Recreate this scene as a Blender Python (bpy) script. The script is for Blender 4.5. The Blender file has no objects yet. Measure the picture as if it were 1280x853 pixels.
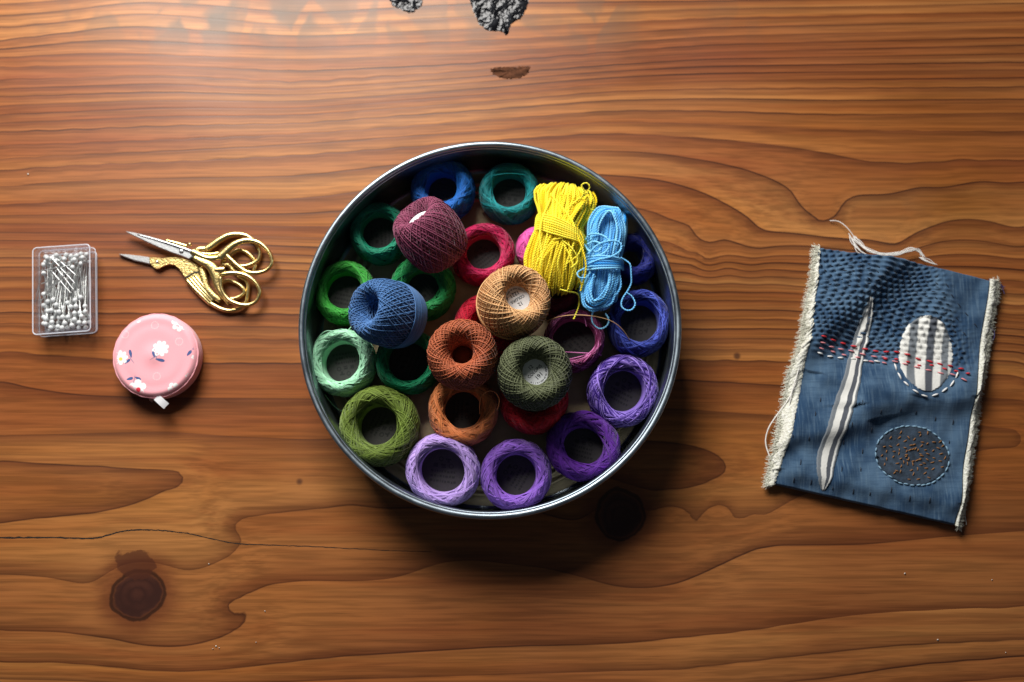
import bpy, bmesh, math, random
import numpy as np
from mathutils import Vector, Matrix, Euler

# ------------------------------------------------------------------ camera, world, light, exposure
F = 1244.0                      # focal length in photo pixels (35 mm on full frame, 1280 px wide)
TILT = math.radians(8.5)
H = 0.648                       # camera height above the table, metres
CT, ST = math.cos(TILT), math.sin(TILT)
sc = bpy.context.scene
col = sc.collection

cam = bpy.data.cameras.new('camera')
cam.sensor_width = 36.0
cam.lens = 36.0 * F / 1280.0
cam.clip_start = 0.02
cam.clip_end = 20.0
cam.dof.use_dof = True
cam.dof.focus_distance = 0.612
cam.dof.aperture_fstop = 3.5
cam_o = bpy.data.objects.new('camera', cam)
cam_o.location = (0, 0, H)
cam_o.rotation_euler = (TILT, 0, 0)
col.objects.link(cam_o)
sc.camera = cam_o

world = bpy.data.worlds.new('World')
sc.world = world
world.use_nodes = True
bg = world.node_tree.nodes['Background']
bg.inputs['Color'].default_value = (0.75, 0.85, 1.0, 1)
bg.inputs['Strength'].default_value = 0.055

def window_light(name, loc, target, sx, sy, power, color):
    l = bpy.data.lights.new(name, 'AREA')
    l.shape = 'RECTANGLE'
    l.size, l.size_y = sx, sy
    l.energy = power
    l.color = color
    o = bpy.data.objects.new(name, l)
    o.location = loc
    d = Vector(target) - Vector(loc)
    o.rotation_euler = d.to_track_quat('-Z', 'Y').to_euler()
    col.objects.link(o)
    return o
window_light('window_light', (-0.29, 0.76, 0.58), (-0.12, 0.18, 0.0), 0.52, 0.44, 17.5, (1.0, 0.97, 0.93))

sc.cycles.transparent_max_bounces = 48
sc.cycles.max_bounces = 10
sc.view_settings.view_transform = 'Standard'
sc.view_settings.look = 'None'
sc.view_settings.exposure = 0.0
sc.view_settings.gamma = 1.0
sc.view_settings.use_curve_mapping = False

# ------------------------------------------------------------------ helpers
def W(u, v, z=0.0):
    """photo pixel -> point in the place at height z"""
    yy = (426.5 - v) / F
    d = ((u - 640.0) / F, yy * CT + ST, yy * ST - CT)
    k = (z - H) / d[2]
    return np.array([d[0] * k, d[1] * k, z])

def PX(z=0.0):
    """metres per photo pixel near the image centre at height z"""
    return (H - z) / CT / F

def lin(c):
    def f(x):
        x /= 255.0
        return x / 12.92 if x <= 0.04045 else ((x + 0.055) / 1.055) ** 2.4
    return (f(c[0]), f(c[1]), f(c[2]), 1.0)

def new_mat(name):
    m = bpy.data.materials.new(name)
    m.use_nodes = True
    nt = m.node_tree
    b = nt.nodes['Principled BSDF']
    return m, nt, b

def N(nt, typ, **kw):
    n = nt.nodes.new(typ)
    for k, v in kw.items():
        if k.startswith('i_'):
            key = k[2:]
            n.inputs[int(key) if key.isdigit() else key].default_value = v
        else:
            setattr(n, k, v)
    return n

def math_node(nt, op, a, b=None, c=None, clamp=False):
    n = nt.nodes.new('ShaderNodeMath')
    n.operation = op
    n.use_clamp = clamp
    for i, x in enumerate((a, b, c)):
        if x is None:
            continue
        if isinstance(x, (int, float)):
            n.inputs[i].default_value = x
        else:
            nt.links.new(x, n.inputs[i])
    return n.outputs[0]

def mix_col(nt, fac, a, b, blend='MIX'):
    n = nt.nodes.new('ShaderNodeMix')
    n.data_type = 'RGBA'
    n.blend_type = blend
    for sock, x in ((n.inputs[0], fac), (n.inputs[6], a), (n.inputs[7], b)):
        if isinstance(x, (int, float)):
            sock.default_value = x
        elif isinstance(x, tuple):
            sock.default_value = x
        else:
            nt.links.new(x, sock)
    return n.outputs[2]

def smooth(nt, x, lo, hi, a=0.0, b=1.0):
    n = nt.nodes.new('ShaderNodeMapRange')
    n.interpolation_type = 'SMOOTHSTEP'
    nt.links.new(x, n.inputs[0])
    n.inputs[1].default_value = lo
    n.inputs[2].default_value = hi
    n.inputs[3].default_value = a
    n.inputs[4].default_value = b
    return n.outputs[0]

def simple_mat(name, color, rough=0.5, metal=0.0, spec=0.5, noise=0.0, nscale=200.0, bump=0.0, bscale=2000.0, sheen=0.0):
    m, nt, b = new_mat(name)
    b.inputs['Roughness'].default_value = rough
    b.inputs['Metallic'].default_value = metal
    b.inputs['Specular IOR Level'].default_value = spec
    b.inputs['Sheen Weight'].default_value = sheen
    if noise > 0:
        tc = N(nt, 'ShaderNodeTexCoord')
        nz = N(nt, 'ShaderNodeTexNoise', i_Scale=nscale, i_Detail=3.0)
        nt.links.new(tc.outputs['Object'], nz.inputs['Vector'])
        dark = tuple(c * (1 - noise) for c in color[:3]) + (1,)
        lite = tuple(min(1, c * (1 + noise)) for c in color[:3]) + (1,)
        nt.links.new(mix_col(nt, smooth(nt, nz.outputs[0], 0.3, 0.7), dark, lite), b.inputs['Base Color'])
    else:
        b.inputs['Base Color'].default_value = color
    if bump > 0:
        tc = N(nt, 'ShaderNodeTexCoord')
        nz = N(nt, 'ShaderNodeTexNoise', i_Scale=bscale, i_Detail=2.0)
        nt.links.new(tc.outputs['Object'], nz.inputs['Vector'])
        bp = N(nt, 'ShaderNodeBump', i_Strength=bump, i_Distance=0.0004)
        nt.links.new(nz.outputs[0], bp.inputs['Height'])
        nt.links.new(bp.outputs[0], b.inputs['Normal'])
    return m

def mesh_np(name, V, Q, smooth_shade=True, attrs=None):
    """mesh from an (n,3) array of points and a (m,4) array of quads (or list of polygons)"""
    me = bpy.data.meshes.new(name)
    V = np.asarray(V, dtype=np.float32).reshape(-1, 3)
    if isinstance(Q, np.ndarray) and Q.ndim == 2:
        k = Q.shape[1]
        me.vertices.add(len(V))
        me.vertices.foreach_set('co', V.ravel())
        me.loops.add(Q.size)
        me.loops.foreach_set('vertex_index', Q.astype(np.int32).ravel())
        me.polygons.add(len(Q))
        me.polygons.foreach_set('loop_start', np.arange(0, Q.size, k, dtype=np.int32))
        me.polygons.foreach_set('loop_total', np.full(len(Q), k, dtype=np.int32))
        me.update(calc_edges=True)
        me.validate()
    else:
        me.from_pydata([tuple(map(float, v)) for v in V], [], [tuple(map(int, q)) for q in Q])
        me.update()
    if smooth_shade:
        me.polygons.foreach_set('use_smooth', np.ones(len(me.polygons), dtype=bool))
    for an, arr in (attrs or {}).items():
        a = me.attributes.new(an, 'FLOAT', 'POINT')
        a.data.foreach_set('value', np.asarray(arr, dtype=np.float32).ravel())
    return me

def link(name, me, mat, parent=None, loc=None):
    o = bpy.data.objects.new(name, me)
    col.objects.link(o)
    if mat is not None and not me.materials:
        me.materials.append(mat)
    if parent is not None:
        o.parent = parent
    if loc is not None:
        o.location = loc
    return o

def thing(name, label, cat, loc=(0, 0, 0), rot=(0, 0, 0), group=None):
    o = bpy.data.objects.new(name, None)
    o.empty_display_size = 0.01
    col.objects.link(o)
    o.location = loc
    o.rotation_euler = rot
    o['label'] = label
    o['category'] = cat
    if group:
        o['group'] = group
    return o

def tubes(P, rad, sides=4, cap=False, ref=(0.31, 0.17, 0.93)):
    """P (S,n,3) centre lines -> verts, quads; rad scalar or array broadcastable to (S,n)"""
    P = np.asarray(P, float)
    if P.ndim == 2:
        P = P[None]
    S, n, _ = P.shape
    T = np.gradient(P, axis=1)
    T /= np.linalg.norm(T, axis=2, keepdims=True) + 1e-12
    R = np.broadcast_to(np.array(ref) / np.linalg.norm(ref), T.shape)
    A = np.cross(T, R)
    A /= np.linalg.norm(A, axis=2, keepdims=True) + 1e-12
    B = np.cross(T, A)
    ang = np.arange(sides) * 2 * np.pi / sides
    rad = np.broadcast_to(np.asarray(rad, float), (S, n))
    V = P[:, :, None, :] + rad[:, :, None, None] * (
        np.cos(ang)[None, None, :, None] * A[:, :, None, :] + np.sin(ang)[None, None, :, None] * B[:, :, None, :])
    idx = np.arange(S * n * sides).reshape(S, n, sides)
    a = idx[:, :-1, :]
    b = np.roll(idx, -1, axis=2)[:, :-1, :]
    c = np.roll(idx, -1, axis=2)[:, 1:, :]
    d = idx[:, 1:, :]
    Q = np.stack([a, b, c, d], axis=-1).reshape(-1, 4)
    return V.reshape(-1, 3), Q

def join_np(parts):
    Vs, Qs, off = [], [], 0
    for V, Q in parts:
        Vs.append(V)
        Qs.append(Q + off)
        off += len(V)
    return np.concatenate(Vs), np.concatenate(Qs)

def spline(pts, n, closed=False):
    """Catmull-Rom through pts, n samples"""
    p = np.asarray(pts, float)
    if closed:
        p = np.concatenate([p[-1:], p, p[:2]])
    else:
        p = np.concatenate([2 * p[:1] - p[1:2], p, 2 * p[-1:] - p[-2:-1]])
    m = len(p) - 3
    t = np.linspace(0, m, n)
    i = np.clip(t.astype(int), 0, m - 1)
    f = (t - i)[:, None]
    p0, p1, p2, p3 = p[i], p[i + 1], p[i + 2], p[i + 3]
    return 0.5 * ((2 * p1) + (-p0 + p2) * f + (2 * p0 - 5 * p1 + 4 * p2 - p3) * f ** 2 + (-p0 + 3 * p1 - 3 * p2 + p3) * f ** 3)

def revolve(profile, seg=128):
    pr = np.asarray(profile, float)
    m = len(pr)
    a = np.arange(seg) * 2 * np.pi / seg
    V = np.stack([pr[:, 0][:, None] * np.cos(a), pr[:, 0][:, None] * np.sin(a), np.broadcast_to(pr[:, 1][:, None], (m, seg))], axis=-1)
    idx = np.arange(m * seg).reshape(m, seg)
    nx = np.roll(idx, -1, axis=1)
    Q = np.stack([idx[:-1], nx[:-1], nx[1:], idx[1:]], axis=-1).reshape(-1, 4)
    return V.reshape(-1, 3), Q

def blob_sphere(r, seg=12, rings=8, sz=1.0):
    pr = [(max(1e-5, r * math.sin(t)), -r * math.cos(t) * sz) for t in np.linspace(0.02, math.pi - 0.02, rings)]
    return revolve(pr, seg)

# ------------------------------------------------------------------ the table: a slab of flat-sawn softwood
# growth-ring lines of the board in photo pixels, with their ring number
RINGS = [
 (1, [(0,576),(60,580),(150,585),(215,587),(238,591),(225,602),(190,622),(150,636),(100,643),(40,648),(0,654)]),
 (0.55, [(0,612),(60,612),(120,608)]),
 (1, [(820,552),(869,557),(899,572),(915,586),(895,600),(866,610),(820,617)]),
 (0.6, [(800,583),(850,584)]),
 (2, [(0,545),(80,543),(180,540),(210,540),(300,546),(400,550),(520,540),(640,524),(740,512),(840,511),(961,519),(1060,524),(1218,530),(1270,537)]),
 (2, [(0,718),(52,720),(86,727),(127,739)]),
 (2, [(206,720),(241,715),(275,703),(303,686),(306,674),(292,662),(285,655),(303,646),(344,641),(440,631)]),
 (2, [(828,637),(900,637),(964,644),(928,650),(830,655)]),
 (1.55, [(450,590),(560,585),(660,580),(980,590)]),
 (1.9, [(1080,585)]),
 (2.25, [(1170,582),(1250,580)]),
 (1.5, [(330,610),(400,600),(260,640),(150,665),(60,690)]),
 (2.35, [(840,646),(900,644)]),
 (3, [(0,788),(86,791),(131,798),(179,808),(223,809),(268,801),(299,787),(318,768),(309,760),(285,756)]),
 (3, [(284,753),(299,746),(327,732),(378,726),(440,727),(489,724),(533,710),(557,702),(592,700),(640,706),(685,711),(726,721),(767,733),(805,736),(846,730),(880,716),(915,699),(955,682),(1012,682),(1080,681),(1201,670),(1280,664)]),
 (3.5, [(420,775),(640,760),(840,765),(1000,735),(1200,715)]),
 (2.6, [(1000,655),(1100,640),(1240,622)]),
 (2.5, [(420,690),(360,690),(20,755),(60,757)]),
 (3.45, [(380,770),(60,810),(350,800)]),
 (4, [(0,828),(100,830),(180,839),(240,841),(330,832),(440,820),(600,810),(780,805),(840,799),(943,789),(1029,774),(1098,766),(1184,762),(1280,758)]),
 (5, [(420,850),(640,843),(840,837),(1012,818),(1115,808),(1280,801)]),
 (6, [(840,868),(1040,848),(1149,830),(1280,820)]),
 (3, [(0,477),(50,487),(100,494),(180,497),(300,498),(440,499),(846,475),(968,482),(1270,500)]),
 (4, [(0,441),(100,447),(200,455),(380,455),(850,448),(980,450),(1270,470)]),
 (5, [(0,416),(120,420),(370,424),(850,438),(980,437),(1270,452)]),
 (6, [(0,405),(120,407),(370,409),(850,423),(985,424),(1270,440)]),
 (7, [(0,391),(200,393),(370,394),(850,411),(985,410),(1270,430)]),
 (8, [(0,376),(200,374),(370,374),(850,401),(985,400),(1270,420)]),
 (9, [(0,362),(200,359),(370,358),(850,388),(985,388),(1270,411)]),
 (10, [(0,347),(200,346),(370,347),(850,375),(985,375),(1270,402)]),
 (11, [(0,334),(200,333),(370,338),(860,364),(990,366),(1270,393)]),
 (12, [(0,322),(200,322),(370,329),(860,354),(990,357),(1270,382)]),
 (13, [(0,311),(200,312),(370,319),(860,342),(990,347),(1265,367)]),
 (14, [(0,300),(200,302),(370,308),(860,330),(960,338),(1265,350)]),
 (15, [(0,291),(200,293),(370,296),(830,310),(880,326),(940,332)]),
 (16, [(0,279),(200,280),(370,283),(780,285),(826,304),(882,325)]),
 (17, [(0,270),(200,268),(370,268),(700,240),(800,260),(849,274),(890,296),(950,311)]),
 (18, [(0,257),(100,252),(200,249),(280,248),(370,250),(640,215),(800,221),(849,229),(894,248),(939,270),(950,289),(980,294),(1021,293),(1060,300),(1120,306)]),
 (19, [(0,233),(100,226),(187,223),(370,221),(640,190),(800,189),(894,203),(950,216),(988,236),(1014,255),(1024,278)]),
 (20, [(0,212),(60,206),(200,201),(370,193),(600,176),(760,165),(880,172),(958,180),(1036,191),(1099,207),(1192,202),(1280,201)]),
 (19.5, [(1060,225),(1120,222),(1200,214),(1280,212)]),
 (18.7, [(1070,260),(1110,262),(1150,245),(1230,236),(1280,240)]),
 (18.3, [(1130,290),(1160,275),(1220,262),(1275,272)]),
 (17.2, [(1170,300),(1210,296),(1270,305)]),
 (21, [(0,200),(200,190),(370,181),(600,164),(760,152),(880,155),(1005,161),(1146,163),(1280,164)]),
 (22, [(0,183),(200,176),(370,169),(600,152),(760,139),(880,139),(1036,144),(1161,143),(1280,141)]),
 (23, [(0,164),(200,156),(370,153),(600,137),(760,125),(880,123),(1036,126),(1280,124)]),
 (24, [(0,154),(200,145),(370,144),(600,127),(760,114),(880,110),(1280,108)]),
 (25, [(0,144),(200,135),(370,136),(600,119),(760,105),(880,101),(1280,97)]),
 (26, [(0,133),(200,125),(370,127),(600,111),(760,97),(880,92),(1280,87)]),
 (27, [(0,120),(200,114),(370,119),(600,103),(760,90),(880,83),(1280,78)]),
 (28, [(0,111),(200,105),(370,112),(600,96),(700,84),(880,74),(1280,67)]),
 (29, [(0,102),(200,94),(370,105),(520,95),(640,85),(760,74),(880,65),(1280,56)]),
 (30, [(0,82),(200,81),(370,88),(600,80),(880,57),(1280,47)]),
 (31, [(0,72),(140,65),(231,71),(370,75),(600,66),(880,46),(1280,36)]),
 (32, [(0,61),(110,50),(210,52),(370,60),(600,50),(880,36),(1280,25)]),
 (33, [(0,52),(94,41),(150,31),(219,36),(370,46),(600,36),(880,22),(1280,14)]),
 (34, [(0,33),(94,26),(160,16),(250,22),(370,33),(600,20),(880,12),(1280,4)]),
 (35, [(0,20),(94,13),(160,2),(260,6),(370,17),(600,4),(880,2),(1280,-8)]),
 (39, [(0,-40),(320,-48),(640,-52),(960,-56),(1280,-60)]),
 (8, [(0,900),(640,905),(1280,880)]),
]
def tps_field():
    pts, val = [], []
    for g, line in RINGS:
        ln = np.array(line, float)
        if len(ln) > 2 and float(g).is_integer():         # even, smoothed samples along the traced line
            d = np.concatenate([[0], np.cumsum(np.hypot(*np.diff(ln, axis=0).T))])
            q = np.linspace(0, d[-1], max(3, int(d[-1] / 9)))
            ln = np.stack([np.interp(q, d, ln[:, 0]), np.interp(q, d, ln[:, 1])], 1)
            w = 1 if g < 4 else 4
            pad = np.concatenate([2 * ln[:1] - ln[w:0:-1], ln, 2 * ln[-1:] - ln[-2:-w - 2:-1]]) if len(ln) > w + 1 else None
            if pad is not None:
                ker = np.ones(2 * w + 1) / (2 * w + 1)
                ln = np.stack([np.convolve(pad[:, 0], ker, 'valid'), np.convolve(pad[:, 1], ker, 'valid')], 1)
            step = 3 if g < 4 else 5
            ln = np.concatenate([ln[:-1:step], ln[-1:]])
        for (u, v) in ln:
            p = W(u, v)
            pts.append(p[:2])
            val.append(g)
    P = np.array(pts) * 10.0
    g = np.array(val)
    n = len(P)
    def kern(d2):
        return 0.5 * d2 * np.log(d2 + 1e-9)
    K = kern(((P[:, None] - P[None]) ** 2).sum(-1)) + np.eye(n) * 2e-3
    A = np.zeros((n + 3, n + 3))
    A[:n, :n] = K
    A[:n, n] = 1
    A[:n, n + 1:] = P
    A[n:, :n] = A[:n, n:].T
    w = np.linalg.solve(A, np.concatenate([g, [0, 0, 0]]))
    def ev(X):
        X = X * 10.0
        out = np.zeros(len(X))
        for i in range(0, len(X), 8000):
            x = X[i:i + 8000]
            out[i:i + 8000] = kern(((x[:, None] - P[None]) ** 2).sum(-1)) @ w[:n] + w[n] + x @ w[n + 1:]
        return out
    return ev

KNOTS = [(172, 742, 30), (775, 643, 30)]
def build_table():
    x0, x1, y0, y1 = -0.56, 0.56, -0.34, 0.56
    nx, ny = 336, 270
    xs, ys = np.linspace(x0, x1, nx), np.linspace(y0, y1, ny)
    X, Y = np.meshgrid(xs, ys)
    XY = np.stack([X.ravel(), Y.ravel()], 1)
    ev = tps_field()
    g = ev(XY).reshape(ny, nx)
    gy, gx = np.gradient(g, ys, xs)
    gm = np.sqrt(gx ** 2 + gy ** 2)
    kn = np.full(g.shape, 9.0)
    for (u, v, r) in KNOTS:
        c = W(u, v)
        d = np.hypot(X - c[0], Y - c[1]) / (r * PX())
        kn = np.minimum(kn, d)
    def patch(u, v, su, sv):
        c = W(u, v)
        return np.exp(-(((X - c[0]) / (su * PX())) ** 2 + ((Y - c[1]) / (sv * PX())) ** 2))
    grey = patch(250, 25, 170, 34) + 0.7 * patch(690, 25, 220, 40) + 0.4 * patch(1090, 275, 60, 40) + 0.5 * patch(380, 10, 160, 40)
    red = 0.8 * patch(90, 102, 260, 14) + 0.9 * patch(820, 75, 330, 32) + 0.5 * patch(300, 175, 500, 22) + 0.6 * patch(900, 210, 160, 40) + 0.35 * patch(1100, 60, 300, 40) + 0.5 * patch(180, 300, 200, 18)
    amber = 0.8 * patch(1200, 255, 90, 40) + 0.5 * patch(1180, 130, 130, 60) + 0.6 * patch(130, 625, 70, 14) + 0.5 * patch(890, 390, 80, 30) + 0.5 * patch(960, 15, 90, 12)
    barkp = patch(163, 702, 25, 17) + 0.8 * patch(178, 712, 18, 14)
    # the grain crowds round the knots
    for (u, v, r) in KNOTS:
        c = W(u, v)
        d = np.hypot((X - c[0]) / 1.25, Y - c[1]) / (r * PX())
        g = g + 0.9 * np.exp(-(d / 1.0) ** 2)
    gy, gx = np.gradient(g, ys, xs)
    gm = np.sqrt(gx ** 2 + gy ** 2)
    thick = 0.035
    V = np.stack([X.ravel(), Y.ravel(), np.zeros(X.size)], 1)
    idx = np.arange(nx * ny).reshape(ny, nx)
    Q = np.stack([idx[:-1, :-1], idx[:-1, 1:], idx[1:, 1:], idx[1:, :-1]], -1).reshape(-1, 4)
    ring = np.concatenate([idx[0, :], idx[1:, -1], idx[-1, -2::-1], idx[-2:0:-1, 0]])
    nb = len(V)
    Vb = V[ring].copy()
    Vb[:, 2] = -thick
    bi = nb + np.arange(len(ring))
    Qs = np.stack([ring, bi, np.roll(bi, -1), np.roll(ring, -1)], -1)
    V = np.concatenate([V, Vb])
    Q = np.concatenate([Q, Qs])
    def ext(a):
        return np.concatenate([a.ravel(), a.ravel()[ring]])
    me = mesh_np('table_top', V, Q, False, {'ring': ext(g), 'ringgrad': ext(gm), 'knot': ext(kn), 'grey': ext(grey), 'red': ext(red), 'amber': ext(amber), 'bark': ext(barkp)})

    m, nt, b = new_mat('oiled_softwood')
    L = nt.links.new
    def attr(n):
        a = N(nt, 'ShaderNodeAttribute', attribute_name=n)
        return a.outputs['Fac']
    tc = N(nt, 'ShaderNodeTexCoord')
    ringa, grad, knot = attr('ring'), attr('ringgrad'), attr('knot')
    wob = N(nt, 'ShaderNodeTexNoise', i_Scale=1.0, i_Detail=1.0)
    wmp = N(nt, 'ShaderNodeMapping')
    wmp.inputs['Scale'].default_value = (5.0, 12.0, 1.0)
    L(tc.outputs['Object'], wmp.inputs['Vector'])
    L(wmp.outputs[0], wob.inputs['Vector'])
    # the wander is a fixed fraction of a millimetre, whatever the ring spacing
    wamp = math_node(nt, 'MINIMUM', math_node(nt, 'MULTIPLY', grad, 0.0006), 0.3)
    g1 = math_node(nt, 'ADD', ringa, math_node(nt, 'MULTIPLY', math_node(nt, 'SUBTRACT', wob.outputs[0], 0.5), wamp))
    fr = math_node(nt, 'FRACT', g1)
    # distance to the ring edge, metres
    d_in = math_node(nt, 'DIVIDE', math_node(nt, 'SUBTRACT', 1.0, fr), math_node(nt, 'MAXIMUM', grad, 8.0))
    d_out = math_node(nt, 'DIVIDE', fr, math_node(nt, 'MAXIMUM', grad, 8.0))
    line = math_node(nt, 'MAXIMUM', smooth(nt, d_in, 0.0, 0.0012, 1.0, 0.0), smooth(nt, d_out, 0.0, 0.0007, 1.0, 0.0))
    late = math_node(nt, 'POWER', fr, 3.0)
    broad = smooth(nt, d_in, 0.0, 0.008, 1.0, 0.0)
    # fibres that follow the rings
    sep = N(nt, 'ShaderNodeSeparateXYZ')
    L(tc.outputs['Object'], sep.inputs[0])
    # streak coordinate = blend of ring number and y so that fibres run along the lines everywhere
    def fibre(sx, sg, sy, detail):
        cmb = N(nt, 'ShaderNodeCombineXYZ')
        L(math_node(nt, 'MULTIPLY', sep.outputs[0], sx), cmb.inputs[0])
        L(math_node(nt, 'MULTIPLY', ringa, sg), cmb.inputs[1])
        L(math_node(nt, 'MULTIPLY', sep.outputs[1], sy), cmb.inputs[2])
        nz = N(nt, 'ShaderNodeTexNoise', i_Scale=1.0, i_Detail=detail, i_Roughness=0.6)
        L(cmb.outputs[0], nz.inputs['Vector'])
        return nz.outputs[0]
    f_fine = fibre(13.0, 4.0, 420.0, 2.0)
    f_mid = fibre(2.6, 1.3, 60.0, 3.0)
    f_big = fibre(1.5, 0.45, 9.0, 2.0)
    var = N(nt, 'ShaderNodeTexNoise', i_Scale=3.2, i_Detail=3.0)
    L(tc.outputs['Object'], var.inputs['Vector'])
    pale, warm, redd, dark = (0.415, 0.178, 0.052, 1), (0.320, 0.114, 0.025, 1), (0.205, 0.054, 0.014, 1), (0.036, 0.011, 0.006, 1)
    c = mix_col(nt, smooth(nt, f_big, 0.32, 0.68), pale, warm)
    # every growth ring has its own tone
    rt = N(nt, 'ShaderNodeTexWhiteNoise', noise_dimensions='1D')
    L(math_node(nt, 'FLOOR', g1), rt.inputs['W'])
    c = mix_col(nt, math_node(nt, 'MULTIPLY', rt.outputs['Value'], 0.55), c, redd)
    c = mix_col(nt, math_node(nt, 'MULTIPLY', smooth(nt, f_mid, 0.40, 0.72), 0.55), c, redd)
    c = mix_col(nt, math_node(nt, 'MULTIPLY', math_node(nt, 'ADD', attr('red'), math_node(nt, 'MULTIPLY', smooth(nt, var.outputs[0], 0.45, 0.72), 0.75)), 0.62, clamp=True), c, (0.185, 0.044, 0.017, 1))
    c = mix_col(nt, math_node(nt, 'MULTIPLY', attr('amber'), 0.7, clamp=True), c, (0.165, 0.056, 0.006, 1))
    c = mix_col(nt, math_node(nt, 'MULTIPLY', late, 0.62), c, (0.105, 0.030, 0.011, 1))
    c = mix_col(nt, math_node(nt, 'MULTIPLY', broad, 0.32), c, (0.095, 0.027, 0.010, 1))
    # strength of each ring line varies along it
    lv = fibre(2.6, 0.9, 2.0, 1.0)
    c = mix_col(nt, math_node(nt, 'MULTIPLY', line, smooth(nt, lv, 0.36, 0.66, 0.06, 0.85)), c, dark)
    pores = smooth(nt, fibre(26.0, 0.0, 1700.0, 1.0), 0.62, 0.74)
    c = mix_col(nt, math_node(nt, 'MULTIPLY', pores, 0.38), c, (0.06, 0.018, 0.008, 1))
    c = mix_col(nt, 0.28, c, mix_col(nt, smooth(nt, f_fine, 0.3, 0.7), (0.16, 0.16, 0.16, 1), (0.92, 0.9, 0.88, 1)), 'OVERLAY')
    # grey weathered patch with orange veins
    vein = N(nt, 'ShaderNodeTexVoronoi', feature='DISTANCE_TO_EDGE', i_Scale=22.0)
    mp = N(nt, 'ShaderNodeMapping')
    mp.inputs['Scale'].default_value = (1.3, 0.7, 1.0)
    vadd = N(nt, 'ShaderNodeVectorMath', operation='ADD')
    wv = N(nt, 'ShaderNodeTexNoise', i_Scale=40.0)
    L(tc.outputs['Object'], wv.inputs['Vector'])
    vs = N(nt, 'ShaderNodeVectorMath', operation='SCALE')
    L(wv.outputs['Color'], vs.inputs[0])
    vs.inputs['Scale'].default_value = 0.02
    L(tc.outputs['Object'], vadd.inputs[0])
    L(vs.outputs[0], vadd.inputs[1])
    L(vadd.outputs[0], mp.inputs['Vector'])
    L(mp.outputs[0], vein.inputs['Vector'])
    gnoise = N(nt, 'ShaderNodeTexNoise', i_Scale=16.0, i_Detail=3.0)
    L(mp.outputs[0], gnoise.inputs['Vector'])
    gf = math_node(nt, 'MULTIPLY', attr('grey'), smooth(nt, gnoise.outputs[0], 0.36, 0.56))
    gf = math_node(nt, 'MULTIPLY', gf, smooth(nt, vein.outputs['Distance'], 0.05, 0.14))
    c = mix_col(nt, math_node(nt, 'MULTIPLY', gf, 0.75, clamp=True), c, (0.10, 0.062, 0.036, 1))
    # knots
    kw = N(nt, 'ShaderNodeTexNoise', i_Scale=48.0, i_Detail=5.0)
    L(tc.outputs['Object'], kw.inputs['Vector'])
    kd = math_node(nt, 'ADD', knot, math_node(nt, 'MULTIPLY', math_node(nt, 'SUBTRACT', kw.outputs[0], 0.5), 0.62))
    kr = math_node(nt, 'MULTIPLY', math_node(nt, 'ABSOLUTE', math_node(nt, 'SINE', math_node(nt, 'MULTIPLY', kd, 9.0))), smooth(nt, kw.outputs[0], 0.35, 0.65))
    c = mix_col(nt, smooth(nt, kd, 0.9, 2.1, 0.75, 0.0), c, (0.12, 0.030, 0.011, 1))
    ringc = mix_col(nt, kr, (0.034, 0.012, 0.009, 1), (0.060, 0.020, 0.013, 1))
    c = mix_col(nt, smooth(nt, kd, 0.82, 1.02, 0.95, 0.0), c, ringc)
    c = mix_col(nt, smooth(nt, math_node(nt, 'ABSOLUTE', math_node(nt, 'SUBTRACT', kd, 1.0)), 0.03, 0.11, 0.8, 0.0), c, (0.020, 0.008, 0.005, 1))
    bk = N(nt, 'ShaderNodeTexNoise', i_Scale=110.0, i_Detail=5.0)
    L(tc.outputs['Object'], bk.inputs['Vector'])
    bm = smooth(nt, math_node(nt, 'ADD', attr('bark'), math_node(nt, 'MULTIPLY', math_node(nt, 'SUBTRACT', bk.outputs[0], 0.5), 1.1)), 0.50, 0.62)
    c = mix_col(nt, math_node(nt, 'MULTIPLY', bm, 0.72), c, (0.070, 0.020, 0.010, 1))
    # pin knots and specks
    sp = N(nt, 'ShaderNodeTexVoronoi', i_Scale=13.0)
    L(tc.outputs['Object'], sp.inputs['Vector'])
    c = mix_col(nt, smooth(nt, sp.outputs['Distance'], 0.020, 0.045, 0.8, 0.0), c, (0.05, 0.018, 0.012, 1))
    L(c, b.inputs['Base Color'])
    # satin oil finish
    rn = N(nt, 'ShaderNodeTexNoise', i_Scale=9.0, i_Detail=4.0)
    L(tc.outputs['Object'], rn.inputs['Vector'])
    L(smooth(nt, rn.outputs[0], 0.3, 0.7, 0.32, 0.46), b.inputs['Roughness'])
    b.inputs['Specular IOR Level'].default_value = 0.30
    hsum = math_node(nt, 'SUBTRACT', math_node(nt, 'MULTIPLY', f_fine, 0.5), math_node(nt, 'MULTIPLY', line, 0.6))
    bp = N(nt, 'ShaderNodeBump', i_Strength=0.12, i_Distance=0.0003)
    L(hsum, bp.inputs['Height'])
    L(bp.outputs[0], b.inputs['Normal'])
    o = link('table_top', me, m)
    o['kind'] = 'structure'
    o['label'] = 'honey brown wooden table top with dark flowing grain lines and knots'
    return o
table = build_table()

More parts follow.
